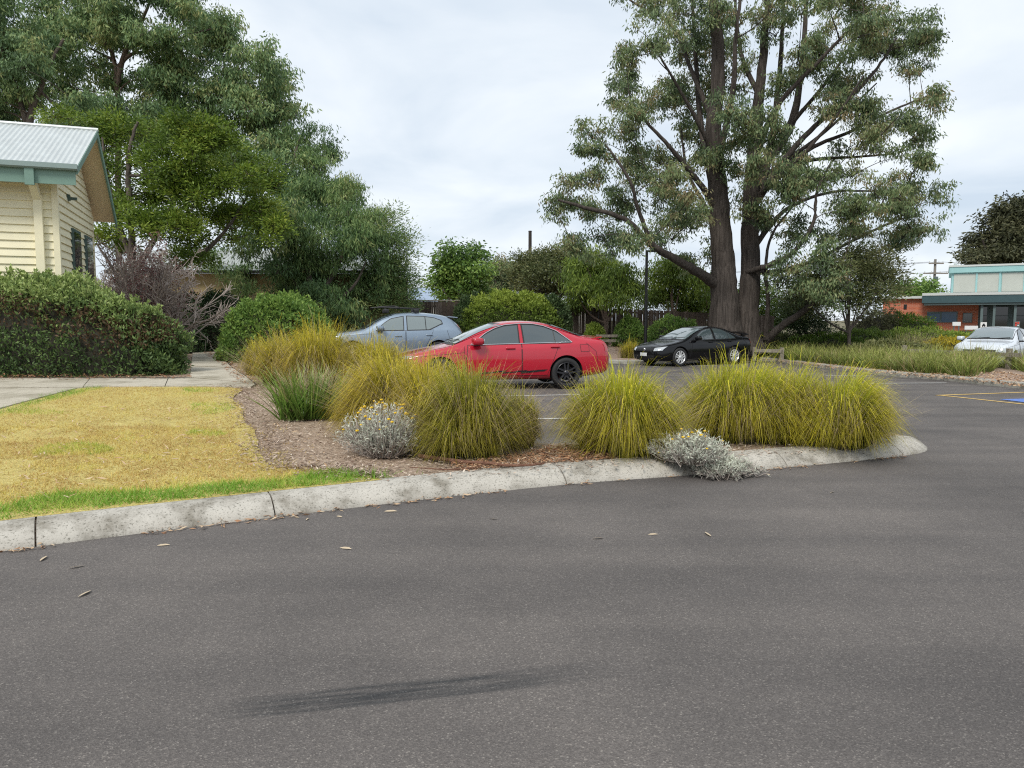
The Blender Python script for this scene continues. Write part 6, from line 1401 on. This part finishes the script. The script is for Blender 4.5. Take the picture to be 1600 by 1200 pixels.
black = mat_paint('black_paint', (.004, .004, .005), .0, .2)
black.node_tree.nodes['Principled BSDF'].inputs['Coat Weight'].default_value = .3
black.node_tree.nodes['Principled BSDF'].inputs['Specular IOR Level'].default_value = .25
bp_ = at(1085, 500, 28.2)
car2, S2 = build_car('black_sedan', 'glossy black sedan with silver wheels and boot spoiler parked beneath the great gum', sedan, sedan_cfg(chrome=[], wr=.345, badge_z=.62,
    ends=[e if e[0] != 'upper_grille' else ('upper_grille', M['trim'], [(-.45, .55), (.45, .55)], [(-.50, .67), (.50, .67)], 1) for e in sedan_cfg()['ends']]), black, (bp_.x, 28.4, float(gz(bp_.x, 28.2)) + .005), heading(30), scale=.985)
sp = MB(); Vs = []
for y in np.linspace(-.72, .72, 11):
    e = .10 * (abs(y) / .72) ** 3
    for x, z in ((-1.98, 1.22 - e), (-2.26, 1.26 - e), (-2.28, 1.235 - e), (-2.0, 1.195 - e)): Vs.append((x, y, z))
sp.add(Vs, [(i * 4 + k, i * 4 + (k + 1) % 4, i * 4 + 4 + (k + 1) % 4, i * 4 + 4 + k) for i in range(10) for k in range(4)]); sp.add(Vs[:4], [(0, 1, 2, 3)]); sp.add(Vs[-4:], [(3, 2, 1, 0)])
put('boot_spoiler', sp.mesh('boot_spoiler'), black, car2)
for s in (-.55, .55): put('spoiler_leg', MB().box((-2.16, s - .03, 1.08), (-2.04, s + .03, 1.2)).mesh('spoiler_leg'), black, car2)

suv = [(0, .40, .66, .72, .62, .48), (.05, .28, .76, .88, .76, .62), (.18, .24, .85, .98, .87, .72), (.5, .24, .91, 1.03, .915, .77), (.95, .24, .955, 1.075, .925, .785), (1.18, .24, .985, 1.115, .93, .785), (1.40, .24, 1.0, 1.25, .93, .755), (1.68, .24, 1.01, 1.43, .93, .70),
       (1.95, .24, 1.02, 1.56, .93, .665), (2.3, .24, 1.03, 1.63, .93, .65), (2.8, .24, 1.045, 1.65, .93, .645), (3.3, .24, 1.065, 1.63, .93, .645), (3.72, .25, 1.085, 1.575, .925, .64), (3.98, .27, 1.10, 1.50, .918, .645), (4.16, .29, 1.08, 1.37, .90, .67), (4.30, .31, 1.03, 1.19, .87, .68), (4.40, .36, .90, 1.0, .80, .6), (4.43, .48, .72, .80, .65, .5)]
blue = mat_paint('silver_blue_paint', (.235, .30, .375), .55, .3)
suv_cfg = dict(wr=.36, axles=(.88, 3.58), rim=M['alloy'], spokes=5, twin=False, glass=M['greyglass'], handle_mat=blue,
    doors=[([(1.46, .36), (2.52, .36)], [(1.54, 1.045), (2.52, 1.065)]), ([(2.55, .36), (3.05, .36)], [(2.55, 1.065), (3.42, 1.085)])], handles=((2.30, .90), (3.28, .93)),
    windows=[([(1.62, 1.075), (2.46, 1.09)], [(1.68, 1.13), (1.88, 1.30), (2.08, 1.43), (2.46, 1.505)]), ([(2.60, 1.09), (3.28, 1.105), (3.70, 1.30)], [(2.59, 1.515), (3.1, 1.505), (3.45, 1.46), (3.66, 1.38)])],
    dividers=[[(3.18, 1.10), (3.16, 1.50)]], mirror=(1.72, 1.13), cowl=1.12, plate_z=.55,
    creases=[[(.35, .90), (1.5, .98)], [(1.46, 1.03), (1.44, .38)], [(3.85, 1.08), (3.95, .75)]], bonnet_lines=[[(.25, .68), (.8, .78), (1.24, .78)]],
    cladding=[([(1.28, .25), (3.16, .25)], [(1.28, .36), (3.16, .36)])],
    ends=[('windscreen', M['tint'], [(-.72, 1.15), (0, 1.165), (.72, 1.15)], [(-.61, 1.55), (0, 1.575), (.61, 1.55)], 1), ('rear_window', M['tint'], [(-.6, 1.2), (.6, 1.2)], [(-.55, 1.46), (.55, 1.46)], -1),
          ('upper_grille', M['trim'], [(-.40, .66), (.40, .66)], [(-.44, .86), (.44, .86)], 1), ('lower_grille', M['trim'], [(-.6, .34), (.6, .34)], [(-.6, .5), (.6, .5)], 1), ('headlight', M['lamp'], [(.52, .74), (.84, .78)], [(.52, .88), (.84, .92)], 1),
          ('tail_light', M['redlamp'], [(.58, .85), (.80, .85)], [(.56, 1.25), (.70, 1.25)], -1)])
vp = at(618, 500, 25.6)
car3, S3 = build_car('silver_blue_suv', 'silver blue compact SUV with black roof racks parked beside the red sedan', suv, suv_cfg, blue, (vp.x - .1, 25.8, float(gz(vp.x, 26)) + .03), heading(13), scale=1.06)
rk = put('roof_rack', MB().tube([(.25, -.55, 1.74), (.25, .55, 1.74)], .028, 6).mesh('roof_rack'), M['trim'], car3)
put('roof_rack', MB().tube([(-.70, -.55, 1.73), (-.70, .55, 1.73)], .028, 6).mesh('roof_rack'), M['trim'], car3)
for x in (.25, -.70):
    for y in (-.53, .53): put('rack_foot', rounded_box(.16, .07, .12, .02, 'rack_foot'), M['trim'], car3).location = (x, y, 1.69 - .0)
m = MB()
for y in (.28, .46): m.tube([(.75, y, 1.79), (.45, y, 1.81), (-.2, y, 1.79), (-.85, y, 1.77)], [.015, .028, .028, .018], 6)
m.tube([(.6, .24, 1.80), (.45, .37, 1.83), (.0, .37, 1.85), (-.15, .50, 1.80)], .02, 6); m.tube([(.30, .26, 1.77), (.30, .48, 1.77)], .03, 6); m.tube([(-.6, .26, 1.76), (-.6, .48, 1.76)], .03, 6)
tag(put('bike_carrier', m.mesh('bike_carrier'), M['trim'], None, None), None, None)
bc = bpy.data.objects['bike_carrier']; bc.parent = car3
put('rear_spoiler', MB().obox((-1.72, -.58, 1.50), (-.30, 0, -.035), (0, 1.16, 0), (0, 0, .035)).mesh('rear_spoiler'), blue, car3)

white = mat_paint('white_paint', (.62, .66, .70), .1, .3)
hatch = [(s * .94 if s < 3.2 else 3.2 * .94 + (s - 3.2) * .84, zb, zs, zt * (1.0 if zt < 1.1 else .99), w * .975, wt * .97) for s, zb, zs, zt, w, wt in suv]
hatch = [(s, zb - .05, zs - .09 * (1), zt - (.11 if zt < 1.3 else .16), w, wt) for s, zb, zs, zt, w, wt in hatch]
hz2 = lambda P: [(s * .94, z - .10) for s, z in P]
hatch_cfg = dict(suv_cfg); hatch_cfg.update(wr=.32, axles=(.84, 3.36), glass=M['tint'], handle_mat=white, cladding=[], twin=True,
    doors=[(hz2(b), hz2(t)) for b, t in suv_cfg['doors']], handles=((2.16, .80), (3.08, .83)), windows=[(hz2(b), [(s * .94, z - .13 if z > 1.2 else z - .10) for s, z in t]) for b, t in suv_cfg['windows']],
    dividers=[], mirror=(1.62, 1.03), cowl=1.0, plate_z=.42, creases=[hz2(p) for p in suv_cfg['creases']], bonnet_lines=[[(.25, .62), (.8, .74), (1.14, .75)]], badge_z=.62,
    ends=[('windscreen', M['clear'], [(-.68, 1.06), (0, 1.075), (.68, 1.06)], [(-.585, 1.39), (0, 1.41), (.585, 1.39)], 1), ('upper_grille', M['trim'], [(-.42, .50), (.42, .50)], [(-.50, .70), (.50, .70)], 1),
          ('lower_grille', M['trim'], [(-.5, .24), (.5, .24)], [(-.55, .34), (.55, .34)], 1), ('headlight', M['lamp'], [(.52, .62), (.80, .68)], [(.52, .71), (.82, .80)], 1), ('tail_light', M['redlamp'], [(.5, .8), (.8, .8)], [(.5, .95), (.76, .95)], -1)])
wp = at(1570, 500, 26.8)
car4, S4 = build_car('white_hatchback', 'white hatchback facing left behind the timber rail at the right edge', hatch, hatch_cfg, white, (wp.x - .3, 26.8, float(gz(wp.x, 26)) - .02), heading(44))
